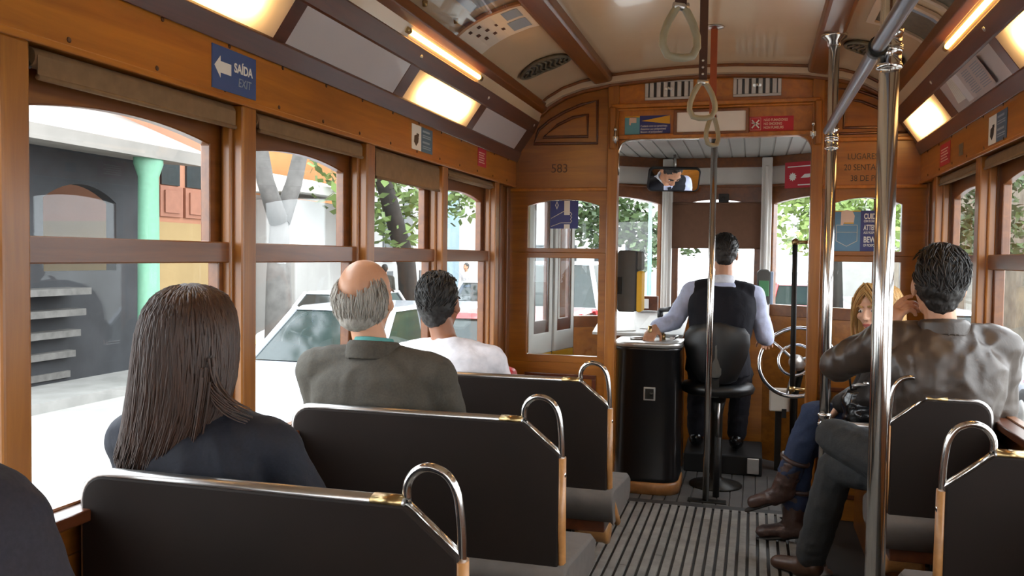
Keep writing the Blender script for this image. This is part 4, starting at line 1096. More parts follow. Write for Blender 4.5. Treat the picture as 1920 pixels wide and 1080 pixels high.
def head(mb, c, R, s=1.):
    q = lambda x, y, z: c + R @ V((x*s, y*s, z*s))
    E = lambda p, r: mb.ellipsoid(q(*p), [x*s for x in r], R)
    E((0, -.012, .028), (.076, .097, .092)); E((0, .028, -.02), (.064, .066, .078)); E((0, .040, -.078), (.043, .042, .034)); E((0, .012, -.07), (.056, .060, .04))
    E((0, .074, .026), (.054, .020, .013))
    mb.capsule(q(0, .094, .008), q(0, .112, -.030), .009*s, .0125*s, 8, k=2)
    for sx in (-1, 1):
        E((sx*.011, .103, -.034), (.009, .009, .007)); E((sx*.079, -.006, -.004), (.011, .02, .033)); E((sx*.038, .066, -.022), (.024, .024, .022))
    E((0, .090, -.060), (.024, .012, .008)); E((0, .088, -.071), (.020, .012, .008))
def face_bits(c, R, s, parent, brow='hair_dark', lips='lips'):
    q = lambda x, y, z: c + R @ V((x*s, y*s, z*s))
    for sx in (-1, 1):
        m = MB(); m.ellipsoid(q(sx*.031, .0795, .004), (.0135*s, .0115*s, .0095*s), R, 14, 8); m.ellipsoid(q(sx*.031, .0885, .003), (.0062*s, .0035*s, .0062*s), R, 10, 6, mat=1)
        m.build('eye', ['eye_white', 'eye_dark'], parent)
        m = MB(); m.tube([q(sx*.014, .098, .024), q(sx*.034, .0945, .030), q(sx*.053, .083, .022)], [.0035*s, .0042*s, .0022*s], 6, flat=1.4); m.build('eyebrow', brow, parent)
    m = MB(); m.tube([q(-.023, .0945, -.063), q(-.008, .1035, -.0605), q(0, .1045, -.062), q(.008, .1035, -.0605), q(.023, .0945, -.063)], [.002*s, .005*s, .005*s, .005*s, .002*s], 8)
    m.tube([q(-.021, .094, -.066), q(0, .1025, -.0705), q(.021, .094, -.066)], [.002*s, .0062*s, .002*s], 8); m.build('mouth', lips, parent)
def rot(yaw=0, pitch=0, roll=0):
    """yaw about z (0 = looking along +y), pitch>0 looks down, roll tilts to the right"""
    return Matrix.Rotation(yaw, 3, 'Z') @ Matrix.Rotation(-pitch, 3, 'X') @ Matrix.Rotation(roll, 3, 'Y')
def seated(P, neck, hc, yaw=0., sw=.185, hyaw=None, hpitch=0, hroll=0, back=0., **over):
    P, neck, hc = V(P), V(neck), V(hc); Z = Matrix.Rotation(yaw, 3, 'Z'); r = Z @ V((1, 0, 0)); f = Z @ V((0, 1, 0))
    J = dict(pel=P, neck=neck, chest=(P+neck)/2 - f*(.025+back), right=r, head=hc, Rh=rot(yaw if hyaw is None else hyaw, hpitch, hroll), fwd=f)
    for sd, g in (('L', -1), ('R', 1)):
        S = neck + r*(g*sw) + V((0, 0, -.072)); J['sh'+sd] = S
        J['el'+sd] = S + V((0, 0, -.27)) + r*(g*.035) + f*.05; J['wr'+sd] = J['el'+sd] + f*.23 - r*(g*.07) + V((0, 0, -.03))
        J['hip'+sd] = P + r*(g*.09) + V((0, 0, -.01)); J['kn'+sd] = J['hip'+sd] + f*.42 + r*(g*.02) + V((0, 0, .0))
        J['an'+sd] = V((J['kn'+sd].x, J['kn'+sd].y, .095)) + f*.02; J['to'+sd] = V((J['an'+sd].x, J['an'+sd].y, .035)) + f*.15
    J.update({k: V(v) if not isinstance(v, Matrix) else v for k, v in over.items()})
    return J
def body(J, name_label, skin, s=1., hs=1., voxel=.009, hands=None, w=1., legs=True):
    m = MB(); torso(m, J, 0, w)
    m.capsule(J['neck'] - V((0, 0, .03)), J['head'] + J['Rh'] @ V((0, -.018, -.05)), .056*s, .052*s)
    head(m, J['head'], J['Rh'], hs)
    for sd in 'LR':
        arm(m, J, sd, 0, s)
        hh = (hands or {}).get(sd)
        f = (J['wr'+sd] - J['el'+sd]).normalized()
        if hh: hand(m, J['wr'+sd], hh.get('f', f), hh['n'], hh['t'], hh.get('curl', .5), hh.get('s', s), hh.get('spread', .1), hh.get('curls'))
        else: hand(m, J['wr'+sd], f, V((0, 0, -1)), J['right']*(-1 if sd == 'R' else 1), .35, s)
        leg(m, J, sd, 0, s); m.capsule(J['an'+sd], J['an'+sd].lerp(J['to'+sd], .8) - V((0, 0, .012)), .026, .014)
    o = remesh(m, 'person', skin, None, voxel, 3)
    tag(o, name_label, 'person')
    return o
def shoe(J, sd, mat, parent, name='shoe', infl=.008, top=None):
    A, T = J['an'+sd], J['to'+sd]; d = (T-A); d.z = 0 if abs(d.z) < .12 else d.z
    dn = (T - A).normalized(); m = MB()
    up = (J['kn'+sd] - A).normalized()
    heel = A - up*.045 - dn*.03
    m.capsule(heel, A - up*.035 + dn*.04, .040+infl, .040+infl); m.capsule(A - up*.04, T, .040+infl, .032+infl, flat=.8); m.capsule(A + up*.03, A - up*.04, .042+infl, .042+infl)
    if top: m.capsule(A - up*.03, A + up*top, .045+infl, .052+infl)
    return remesh(m, name, mat, parent, .007, 3, folds(.003, 20, 30, 3) if top else None)
def trousers(J, mat, parent, infl=.014, s=1., stop=.95, name='trousers', seed=1):
    m = MB(); torso(m, J, infl, 1., 1., -1, [(-.16, .150, .10), (-.06, .172, .125), (.08, .165, .120), (.22, .150, .110)])
    for sd in 'LR': leg(m, J, sd, infl, s, stop, .006)
    return remesh(m, name, mat, parent, .010, 3, folds(.005, 16, 16, seed))
def jacket(J, mat, parent, name='jacket', infl=.022, s=1., w=1., dp=1., low=-.1, stop=.93, amp=.006, seed=2, sleeves=True, shoulder=.058, voxel=.009, secs=None, sides='LR', neckc=True):
    m = MB(); torso(m, J, infl, w, dp, low, secs)
    if name == 'waistcoat':
        for sd in 'LR':
            N, S = J['neck'], J['sh'+sd]; m.capsule(N*.66 + S*.34 + V((0, 0, -.022)), N*.22 + S*.78 + V((0, 0, -.006)), .058+infl, .058+infl*.8)
    if sleeves:
        for sd in sides: arm(m, J, sd, infl*.85, s, stop, shoulder)
    return remesh(m, name, mat, parent, voxel, 9, folds(amp, 11, 5, seed))
def collar(J, mat, parent, name='collar', r=.066, h=.045, th=.01, drop=.02, tilt=.02, z0=-.01, lower=None):
    c = J['neck']; R = J['right']; f = V((-R.y, R.x, 0)).normalized(); m = MB(); n = 28
    prof = [(r+.012, z0), (r, z0+h), (r-th, z0+h), (r-.002, z0)] if not lower else [(lower, z0-.012), (r+.014, z0+h*.75), (r+.004, z0+h), (r-th, z0+h-.004), (r-.002, z0)]
    rings = []
    for k in range(n+1):
        a = -PI/2 + (k/n - .5)*2*PI*.86; ca, sa = math.cos(a), math.sin(a)
        fr = (sa+1)/2
        rings.append([c + R*(ca*rr) + f*(sa*rr*.95 - .012) + V((0, 0, zz - drop*fr)) for rr, zz in prof])
    m.loft(rings); return remesh(m, name, mat, parent, .004, 2)
def strands(m, n, root, path, r=.0035, steps=7, seed=1):
    rnd = random.Random(seed)
    for _ in range(n):
        pts = path(root(rnd), rnd, steps)
        k = len(pts); m.tube(pts, [r*(.5 + .5*math.sin(PI*min(1, .25 + .75*i/(k-1)))) if i < k-1 else r*.15 for i in range(k)], 5, caps=False)
def short_hair(J, mat, parent, hs=1., amp=.004, seed=1, top=.0, nape=True, n=260, front=.0, ln=.035, fz=.02):
    c, R = J['head'], J['Rh']; q = lambda x, y, z: c + R @ V((x*hs, y*hs, z*hs))
    m = MB(); m.ellipsoid(q(0, -.022+front, .034+top/2), [x*hs for x in (.083, .098, .098+top/2)], R, 24, 16)
    m.ellipsoid(q(0, -.035, .0), [x*hs for x in (.080, .080, .07)], R)
    if nape: m.ellipsoid(q(0, -.052, -.042), [x*hs for x in (.057, .040, .052)], R)
    rnd = random.Random(seed)
    def root(rn):
        a, z = rn.uniform(PI*.95, PI*2.05), rn.uniform(-.6, .95)
        if rn.random() < .35: a, z = rn.uniform(0, 2*PI), rn.uniform(.6, .98)
        k = math.sqrt(1-z*z); return (.083*k*math.cos(a), -.022+front + .098*k*math.sin(a), .034+top/2 + (.098+top/2)*z)
    def path(p, rn, steps):
        p = V(p); cen = V((0, -.02+front, .03)); nrm = (p-cen).normalized(); d = (V((rn.uniform(-.5, .5), -.6, -.55)) ).normalized(); d = (d - nrm*d.dot(nrm)).normalized(); out = []
        for i in range(5):
            t = i/4; out.append(q(*(p + d*(ln*t) + nrm*(.004 + .006*t*rn.random() - ln*.25*t*t))))
        return out
    o = remesh(m, 'hair', mat, None, .006, 2, lambda v: amp*noise.noise(v*90+V((seed, 0, 0))) + amp*noise.noise(v*35))
    m2 = MB(); strands(m2, n, root, path, .0026, 5, seed)
    b = m2.build('locks', mat, None, fix=False); put(b, o) if False else None
    return merge(o, b, 'hair', parent)
def merge(a, b, name, parent):
    bm = bmesh.new(); bm.from_mesh(a.data); bm.from_mesh(b.data); bm.to_mesh(a.data); bm.free(); bpy.data.objects.remove(b); a.name = name
    if parent: put(a, parent)
    return a

# ---- long-haired woman in the navy jacket ----------------------------
J = seated((-1.205, 1.76, .60), (-1.225, 1.705, 1.035), (-1.25, 1.72, 1.205), 0, .182, hyaw=.12, hpitch=.05,
           elL=(-1.395, 1.76, .73), elR=(-.95, 1.78, .735), wrL=(-1.33, 1.98, .68), wrR=(-1.05, 2.0, .69))
W1 = body(J, 'woman with long brown hair and a navy jacket, seen from behind on the left', 'skin_pale', .92, .98)
face_bits(J['head'], J['Rh'], .98, W1, 'hair_brown')
jacket(J, 'cloth_navy', W1, infl=.02, s=.95, w=1.0, amp=.005, seed=4, shoulder=.060); collar(J, 'cloth_navy', W1, r=.07, h=.03, lower=.10)
trousers(J, 'cloth_darktrouser', W1, s=.95)
for sd in 'LR': shoe(J, sd, 'shoe_black', W1)
def long_hair(J, mat, parent, rings, n, seed, flick=None, r=.0042, back=(PI*.88, PI*2.12)):
    """rings: (dz, cx, cy, hw, hd) relative to the head centre"""
    c = J['head']; yaw = Matrix.Rotation(math.atan2(-(J['Rh'] @ V((0, 1, 0))).x, (J['Rh'] @ V((0, 1, 0))).y), 3, 'Z')
    pt = lambda t, a, o=0.: (lambda k, fr: c + yaw @ V(tuple(
        (rings[k][1]*(1-fr) + rings[k+1][1]*fr + math.cos(a)*(o + rings[k][3]*(1-fr) + rings[k+1][3]*fr),
         rings[k][2]*(1-fr) + rings[k+1][2]*fr + math.sin(a)*(o + rings[k][4]*(1-fr) + rings[k+1][4]*fr),
         rings[k][0]*(1-fr) + rings[k+1][0]*fr))))(min(int(t), len(rings)-2), t - min(int(t), len(rings)-2))
    m = MB(); m.loft([[pt(k, 2*PI*i/28) for i in range(28)] for k in range(len(rings))])
    o = remesh(m, 'hair', mat, None, .008, 3, lambda v: .006*noise.noise(V((v.x*55, v.y*55, v.z*5))) + .004*noise.noise(V((v.x*22, v.y*22, v.z*4))))
    m2 = MB(); rnd = random.Random(seed)
    for i in range(n):
        a = rnd.uniform(*back); t0 = rnd.uniform(.3, 2.5); t1 = rnd.uniform(len(rings)-3.2, len(rings)-1.05); da = rnd.uniform(-.18, .18); ph = rnd.uniform(0, 6)
        pts = [pt(t0 + (t1-t0)*j/9, a + da*j/9 + .05*math.sin(ph + j*.9), .001 + .0045*rnd.random() + (.008 if j == 9 else 0)) for j in range(10)]
        m2.tube(pts, [r*(.45 if j == 0 else 1 - .08*j) for j in range(10)], 5, caps=False)
    for p0, p1, p2, k in (flick or []):
        for i in range(k):
            e = V((rnd.uniform(-.017, .017), rnd.uniform(-.008, .008), rnd.uniform(-.03, .02)))
            A, B, Cc = V(p0)+e, V(p1)+e, V(p2)+e*.8
            m2.tube([A*(1-u)**2 + B*2*u*(1-u) + Cc*u*u for u in [j/8 for j in range(9)]], [r*(1-.1*j) for j in range(9)], 5, caps=False)
    return merge(o, m2.build('locks', mat, None, fix=False), 'hair', parent)
RG = [(a, b-.006, c, d*.83, e) for a, b, c, d, e in [(.132, 0, -.02, .015, .015), (.126, 0, -.02, .05, .05), (.105, 0, -.02, .088, .088), (.07, 0, -.025, .113, .108), (.02, -.002, -.03, .129, .112), (-.04, -.004, -.035, .136, .108),
      (-.10, -.008, -.045, .138, .098), (-.16, -.015, -.062, .136, .078), (-.21, -.03, -.078, .122, .062), (-.26, -.045, -.088, .105, .050), (-.305, -.052, -.092, .088, .038), (-.335, -.055, -.092, .06, .024)]]
long_hair(J, 'hair_brown', W1, RG, 520, 11, [((-1.155, 1.625, 1.17), (-1.15, 1.625, 1.085), (-1.055, 1.625, 1.062), 26), ((-1.16, 1.615, 1.15), (-1.165, 1.608, 1.06), (-1.185, 1.605, .97), 24)])

# ---- balding man in the grey jacket ----------------------------------
J = seated((-1.175, 2.65, .61), (-1.205, 2.60, 1.085), (-1.25, 2.62, 1.262), 0, .205, hyaw=-.05, hpitch=.02, elL=(-1.385, 2.65, .76), elR=(-.945, 2.67, .75))
W2 = body(J, 'balding man with grey hair and a grey suit jacket, seen from behind', 'skin_tan', 1.05, 1.10)
face_bits(J['head'], J['Rh'], 1.1, W2, 'hair_grey')
jacket(J, 'cloth_greyjacket', W2, infl=.028, w=1.1, amp=.005, seed=7, shoulder=.064)
collar(J, 'cloth_greyjacket', W2, r=.076, h=.05, lower=.098, z0=.0); collar(J, 'cloth_teal', W2, 'shirt_collar', r=.064, h=.05, z0=.01)
trousers(J, 'cloth_darktrouser', W2)
for sd in 'LR': shoe(J, sd, 'shoe_black', W2)
c, R, hs = J['head'], J['Rh'], 1.1
q = lambda x, y, z: c + R @ V((x*hs, y*hs, z*hs))
m = MB(); m.ellipsoid(q(0, -.024, -.03), [x*hs for x in (.080, .086, .05)], R, 24, 14); m.ellipsoid(q(-.052, -.02, .0), [x*hs for x in (.030, .062, .055)], R); m.ellipsoid(q(.052, -.02, .0), [x*hs for x in (.030, .062, .055)], R); m.ellipsoid(q(0, -.055, -.05), [x*hs for x in (.062, .052, .048)], R)
o = remesh(m, 'hair', 'hair_grey', None, .006, 2, lambda v: .003*noise.noise(V((v.x*80, v.y*80, v.z*14))))
m2 = MB()
def root(rn):
    a = rn.uniform(PI*.98, PI*2.02); z = rn.uniform(-.6, .18 + .62*abs(math.cos(a))**1.5); k = math.sqrt(1-z*z)
    return (.0815*k*math.cos(a), -.024 + .092*k*math.sin(a), .0 + .09*z)
def path(p, rn, st):
    p = V(p); nrm = (p - V((0, -.02, 0))).normalized(); d = V((rn.uniform(-.25, .25), -.15, -1)).normalized(); d = (d - nrm*d.dot(nrm)).normalized(); L = rn.uniform(.03, .055)
    return [q(*(p + d*(L*t) + nrm*(.003 + .003*rn.random() - L*.12*t*t))) for t in (0, .25, .5, .75, 1)]
strands(m2, 620, root, path, .0022, 5, 4)
merge(o, m2.build('locks', 'hair_grey', None, fix=False), 'hair', W2)

# ---- man in the white t-shirt -----------------------------------------
J = seated((-1.20, 3.50, .61), (-1.265, 3.46, 1.035), (-1.31, 3.48, 1.198), 0, .195, hyaw=-.1, elL=(-1.385, 3.50, .74), elR=(-1.0, 3.54, .74))
W3 = body(J, 'young man with short black hair and a white t-shirt, seen from behind', 'skin_brown', 1., 1.06)
face_bits(J['head'], J['Rh'], 1.06, W3, 'hair_black')
jacket(J, 'cloth_white', W3, 't_shirt', infl=.016, stop=.1, w=1.05, amp=.005, seed=9)
collar(J, 'cloth_white', W3, 'neckband', r=.066, h=.016, z0=-.006)
trousers(J, 'cloth_denim', W3)
for sd in 'LR': shoe(J, sd, 'shoe_black', W3)
short_hair(J, 'hair_black', W3, 1.06, .004, 3, .006, n=340, ln=.03)

# ---- man in the leather jacket ----------------------------------------
J = seated((.665, 3.47, .63), (.672, 3.435, 1.155), (.656, 3.455, 1.318), 0, .195, hyaw=.06, hpitch=.02, hroll=.03,
           shL=(.475, 3.45, 1.10), elL=(.335, 3.60, 1.0), wrL=(.492, 3.53, 1.118), shR=(.855, 3.45, 1.10), elR=(.868, 3.50, .83), wrR=(.78, 3.68, .74),
           hipL=(.58, 3.47, .62), knL=(.335, 3.72, .685), anL=(.60, 3.93, .57), toL=(.70, 3.86, .50), hipR=(.73, 3.48, .60), knR=(.36, 3.86, .53), anR=(.265, 3.93, .10), toR=(.14, 4.02, .04))
W4 = body(J, 'man in a brown leather jacket holding a hand to his temple, on the right', 'skin_tan', 1.02, 1.06, .006,
          {'L': dict(f=(.34, -.12, .92), n=(.85, .25, -.25), t=(.3, .9, .1), curls=[.45, .8, .95, 1.05], s=1.25), 'R': dict(n=(0, 0, -1), t=(-1, 0, 0), curl=.5)})
face_bits(J['head'], J['Rh'], 1.06, W4, 'hair_dark')
jacket(J, 'cloth_leather', W4, infl=.03, w=1.02, dp=1.05, amp=.009, seed=12, shoulder=.062, stop=.84)
collar(J, 'cloth_leather', W4, r=.074, h=.05, lower=.092, z0=.004)
trousers(J, 'cloth_greydenim', W4, infl=.018, stop=.93, seed=5)
for sd in 'LR': shoe(J, sd, 'leather_tan', W4)
short_hair(J, 'hair_dark', W4, 1.06, .004, 6, .018, n=420, ln=.05)

# ---- blonde woman ------------------------------------------------------
J = seated((.67, 4.42, .60), (.60, 4.40, 1.02), (.565, 4.385, 1.178), PI*.5, .165, hyaw=PI*.80, hpitch=.08, hroll=.08,
           shL=(.60, 4.24, .965), elL=(.50, 4.17, .78), wrL=(.405, 4.26, .735), shR=(.62, 4.56, .965), elR=(.54, 4.62, .74), wrR=(.42, 4.50, .69),
           hipL=(.66, 4.36, .59), knL=(.295, 4.31, .675), anL=(.165, 4.36, .30), toL=(.03, 4.385, .205), hipR=(.66, 4.5, .56), knR=(.25, 4.45, .50), anR=(.215, 4.42, .115), toR=(.075, 4.44, .045))
W5 = body(J, 'blonde woman in jeans and brown boots facing the aisle at the right bulkhead', 'skin_pale', .92, .97, .006,
          {'L': dict(f=(-.45, .12, -.88), n=(-.55, .3, .3), t=(.1, .9, .1), curl=.22, s=.95, spread=.3), 'R': dict(n=(0, 0, -1), t=(0, -1, 0), curl=.4)})
face_bits(J['head'], J['Rh'], .97, W5, 'hair_blonde')
jacket(J, 'cloth_blackbrown', W5, infl=.022, s=.95, amp=.006, seed=15, stop=.86); collar(J, 'cloth_blackbrown', W5, r=.07, h=.04, lower=.09)
trousers(J, 'cloth_denim', W5, 'jeans' and .012, .93, .72, 'jeans', 6)
for sd in 'LR':
    b = shoe(J, sd, 'leather_boot', W5, 'boot', .006, .15)
    A, T = J['an'+sd], J['to'+sd]; up = (J['kn'+sd]-A).normalized(); dn = (T-A).normalized(); n = up.cross(dn).normalized()
    m = MB(); pr = A + up*.15
    x, y, _ = frame_from(up)
    m.tube([pr + x*(.062*math.cos(2*PI*k/16)) + y*(.062*math.sin(2*PI*k/16)) for k in range(16)], .012, 8, True); m.build('cuff', 'leather_boot', b)
    m = MB()
    for k in range(6):
        pc = A + dn*(.075 - .018*k if k < 3 else .045) + up*(.008 + .024*k)
        m.tube([pc - n*.022, pc + dn*.016 + up*.008, pc + n*.022], .0026, 6)
    m.build('laces', 'sole', b)
    m = MB(); sp = A - up*.085
    m.capsule(sp - dn*.035, T - up*.036 + dn*.012, .036, .030, flat=.35, up=up); o = m.build('sole', 'sole', b, fix=False)
RGB = [(.128, 0, -.02, .015, .015), (.122, 0, -.02, .05, .05), (.10, 0, -.02, .085, .085), (.06, 0, -.028, .102, .097), (.01, 0, -.038, .110, .092), (-.05, 0, -.045, .112, .085), (-.11, 0, -.05, .112, .072), (-.17, 0, -.055, .105, .058), (-.21, 0, -.058, .09, .045), (-.235, 0, -.058, .06, .03)]
fr = J['Rh']; hc = J['head']; q = lambda x, y, z: hc + fr @ V((x, y, z))
long_hair(J, 'hair_blonde', W5, RGB, 380, 21, [(q(.0, .06, .115), q(.06, .098, .07), q(.082, .055, -.06), 30), (q(.0, .06, .115), q(-.06, .098, .07), q(-.082, .055, -.06), 26), (q(.06, .06, .05), q(.095, .05, -.05), q(.10, .04, -.2), 20), (q(-.06, .06, .05), q(-.095, .05, -.05), q(-.10, .04, -.2), 20)], r=.0036, back=(PI*.82, PI*2.18))
t = thing('handbag', 'glossy black handbag with a metal clasp on the lap of the blonde woman', 'bag', (.50, 4.20, .70))
m = MB(); m.ellipsoid((.50, 4.17, .75), (.10, .055, .10)); m.ellipsoid((.52, 4.17, .70), (.115, .065, .07)); remesh(m, 'body', 'leather_black', t, .008, 3, folds(.005, 18, 18, 2))
m = MB(); m.tube([(.445, 4.15, .838), (.47, 4.14, .848), (.53, 4.14, .848), (.555, 4.15, .838)], .008, 8); m.lathe([(.0001, 0), (.014, .002), (.012, .012), (.0001, .014)], (.50, 4.135, .85), n=10); m.build('clasp', 'chrome_soft', t)
m = MB(); m.tube([(.44, 4.16, .82), (.43, 4.13, .88), (.47, 4.13, .98), (.52, 4.15, 1.04)], .005, 8); m.build('strap', 'leather_black', t)

# ---- person in a dark coat beside the viewer ---------------------------
J = seated((-1.09, .84, .62), (-1.10, .80, 1.125), (-1.11, .83, 1.27), 0, .195, elL=(-1.36, .82, .76), elR=(-.765, .82, .80), shR=(-.905, .80, 1.06))
W6 = body(J, 'person in a dark coat at the lower left corner, only the shoulder in view', 'skin_tan', 1.05, 1.)
face_bits(J['head'], J['Rh'], 1., W6)
jacket(J, 'cloth_charcoal', W6, 'coat', infl=.032, w=1.05, amp=.006, seed=17, shoulder=.07); collar(J, 'cloth_charcoal', W6, r=.08, h=.05, lower=.12)
trousers(J, 'cloth_darktrouser', W6)
for sd in 'LR': shoe(J, sd, 'shoe_black', W6)
short_hair(J, 'hair_dark', W6, 1., .004, 8, n=120)

# ---- the driver ---------------------------------------------------------
J = seated((-.20, 5.40, .745), (-.178, 5.42, 1.255), (-.182, 5.475, 1.435), 0, .185, hyaw=.16, hpitch=.42, hroll=.05,
           shL=(-.365, 5.42, 1.205), elL=(-.475, 5.42, 1.02), wrL=(-.575, 5.285, .985), shR=(.005, 5.43, 1.185), elR=(.075, 5.45, .945), wrR=(.09, 5.70, .90),
           knL=(-.335, 5.76, .66), anL=(-.345, 5.80, .25), toL=(-.35, 5.93, .18), knR=(-.06, 5.78, .66), anR=(-.085, 5.80, .25), toR=(-.09, 5.93, .18))
W7 = body(J, 'tram driver in a white shirt and dark waistcoat, seen from behind on a stool', 'skin_tan', 1., 1., .006,
          {'L': dict(f=(-.25, -.8, -.45), n=(-.1, .35, -.9), t=(.95, -.2, 0), curl=.75, s=1.), 'R': dict(n=(0, 0, -1), t=(-1, 0, 0), curl=.9)})
face_bits(J['head'], J['Rh'], 1., W7, 'hair_dark')
jacket(J, 'cloth_shirt', W7, 'shirt', infl=.014, amp=.006, seed=19, stop=.90)
jacket(J, 'cloth_vest', W7, 'waistcoat', infl=.021, w=1.04, amp=.003, seed=20, sleeves=False, secs=[(-.12, .155, .105), (-.06, .172, .125), (.08, .165, .120), (.28, .150, .110), (.52, .165, .122), (.70, .180, .122), (.83, .172, .105), (.90, .135, .086), (.95, .10, .072)])
collar(J, 'cloth_shirt_white', W7, 'shirt_collar', r=.064, h=.05, z0=.012)
m = MB(); f = J['neck'] + V((0, .0, 0))
m.loft([[f + V((x*w_, y, z)) for x, w_ in ((-1, hw), (1, hw))] + [f + V((x*w_, y-.008, z)) for x, w_ in ((1, hw), (-1, hw))] for hw, y, z in ((.016, .085, .01), (.013, .10, -.02), (.02, .125, -.10), (.026, .14, -.2))], smooth=False); m.build('tie', 'cloth_navy', W7)
trousers(J, 'cloth_darktrouser', W7)
for sd in 'LR': shoe(J, sd, 'shoe_black', W7)
short_hair(J, 'hair_dark', W7, 1., .003, 5, .0, n=300, ln=.028)
driver_face = J['head'] + J['Rh'] @ V((0, .09, -.03))
# driver's stool
t = thing('driver_stool', 'black padded driver stool with a rounded backrest', 'stool', (-.20, 5.38, 0))
m = MB(); rings = []
for z, hw, off in ((.66, .085, .01), (.68, .12, .005), (.74, .145, 0), (.82, .178, -.005), (.90, .195, -.005), (.96, .190, 0), (1.0, .160, .005), (1.025, .105, .012), (1.032, .05, .015)):
    fr_, bk = [], []
    for i in range(13):
        a = -1 + 2*i/12; y = 5.235 + off + .055*a*a
        fr_.append(V((-.205 + hw*a, y + .028, z))); bk.append(V((-.205 + hw*a, y - .02, z)))
    rings.append(bk + fr_[::-1])
m.loft(rings); m.build('backrest', 'black_plastic', t, .008)
m = MB(); rings = []
for z, hw in ((.70, .035), (.72, .055), (.80, .075), (.87, .070), (.90, .045)):
    rings.append([V((-.205 + hw*a, 5.209 + .03*a*a, z)) for a in (-1, -.5, 0, .5, 1)] + [V((-.205 + hw*a, 5.222 + .03*a*a, z)) for a in (1, .5, 0, -.5, -1)])
m.loft(rings); m.build('lumbar_plate', 'machine_grey', t, .004)
m = MB(); m.loft([[V((-.20 + r_*math.cos(2*PI*k/24)*1.05, 5.42 + r_*math.sin(2*PI*k/24), z)) for k in range(24)] for r_, z in ((.17, .575), (.205, .59), (.215, .62), (.20, .645), (.12, .655))]); m.build('seat_pad', 'black_plastic', t)
m = MB(); m.box(-.225, -.185, 5.22, 5.27, .58, .72); m.lathe([(.16, 0), (.16, .015), (.05, .04), (.035, .06), (.035, .45), (.06, .575)], (-.20, 5.42, 0)); m.build('pedestal', 'dark_metal', t)
t = thing('footrest', 'low black footrest box under the feet of the driver', 'footrest', (-.2, 5.95, 0))
m = MB(); m.prism([(5.72, 0), (6.08, 0), (6.08, .16), (5.72, .13)], lambda u, v, w: (w, u, v), -.42, .08); m.build('ramp', 'black_rubber', t, .01)
m = MB(); m.box(-.015, .06, 5.70, 5.72, .02, .12); m.build('pedal', 'steel', t, .004)
# hand brake wheel
t = thing('brake_wheel', 'large chrome hand brake wheel right of the driver', 'wheel', (.27, 5.75, .78))
wc = V((.275, 5.74, .76)); ax = V((-.25, -.85, .45)).normalized(); x, y, _ = frame_from(ax)
cir = lambda r_, o=0: [wc + ax*o + x*(r_*math.cos(2*PI*k/40)) + y*(r_*math.sin(2*PI*k/40)) for k in range(40)]
m = MB(); m.tube(cir(.235), .0135, 12, True); m.build('rim', 'chrome', t)
m = MB(); m.tube(cir(.105, .03), .010, 10, True); m.build('inner_ring', 'chrome', t)
for k in range(3):
    a = 2*PI*k/3 + .4; m = MB(); m.tube([wc + ax*.01, wc + x*(.235*math.cos(a)) + y*(.235*math.sin(a))], .010, 10); m.build('spoke', 'chrome_soft', t)
m = MB(); m.lathe([(.0001, -.06), (.045, -.055), (.05, 0), (.035, .04), (.0001, .05)], wc, ax); m.build('hub', 'steel', t)
m = MB(); m.tube([wc, wc - ax*.14, (wc.x, 5.92, .5), (wc.x, 5.92, .0)], .024, 12); m.build('column', 'dark_metal', t)
t = thing('white_box', 'small pale switch box low under the brake wheel', 'box', (.2, 6.0, .45))
m = MB(); m.box(.12, .25, 5.93, 6.0, .40, .55); m.build('case', 'sign_pale', t, .008); m = MB(); m.box(.20, .23, 5.92, 5.93, .36, .42); m.build('plug', 'black_plastic', t); m = MB(); m.box(.16, .2, 5.95, 6.0, 0, .40); m.build('conduit', 'dark_metal', t)
# black grab bar on the right doorpost
t = thing('door_grab_bar', 'upright black grab bar with brass ends at the right doorpost', 'bar', (.215, 4.98, .7))
m = MB(); m.tube([(.222, 5.0, .695), (.218, 5.0, 1.50)], .0145, 14); m.build('grip', 'black_rubber', t)
for z in (.69, 1.51):
    m = MB(); m.ellipsoid((.22, 5.0, z), (.021, .021, .021)); m.tube([(.22, 5.0, z), (.287, 4.97, z)], .010, 10); m.build('brass_end', 'brass', t)
# mirror
t = thing('driver_mirror', 'rear view mirror above the windscreen showing the face of the driver', 'mirror', mirror_c)
tgt = driver_face + V((.01, .0, .02)); nrm = ((V((0, 0, H)) - mirror_c).normalized() + (tgt - mirror_c).normalized()).normalized()
ux = V((0, 0, 1)).cross(nrm).normalized(); uy = nrm.cross(ux)
def rrect(hw, hh, r, n=6):
    o = []
    for cx, cy, a0 in ((hw-r, hh-r, 0), (-hw+r, hh-r, PI/2), (-hw+r, -hh+r, PI), (hw-r, -hh+r, 3*PI/2)):
        o += [(cx + r*math.cos(a0+PI/2*i/n), cy + r*math.sin(a0+PI/2*i/n)) for i in range(n+1)]
    return o
fnm = lambda u, v, w: mirror_c + ux*u + uy*v + nrm*w
mm, nt_, out_ = newmat('mirror_glass'); princ(nt_, out_, Base_Color=(.9, .9, .9, 1), Metallic=1., Roughness=.01)
m = MB(); m.prism(rrect(.182, .088, .035), fnm, -.03, -.001); m.build('housing', 'black_plastic', t, .006)
m = MB(); m.prism(rrect(.170, .076, .028), fnm, -.002, .0008); m.build('glass', 'mirror_glass', t)
m = MB(); m.tube([fnm(0, .07, -.02), fnm(0, .12, -.03), (mirror_c.x, mirror_c.y, 2.13)], .010, 8); m.build('stem', 'chrome_soft', t)
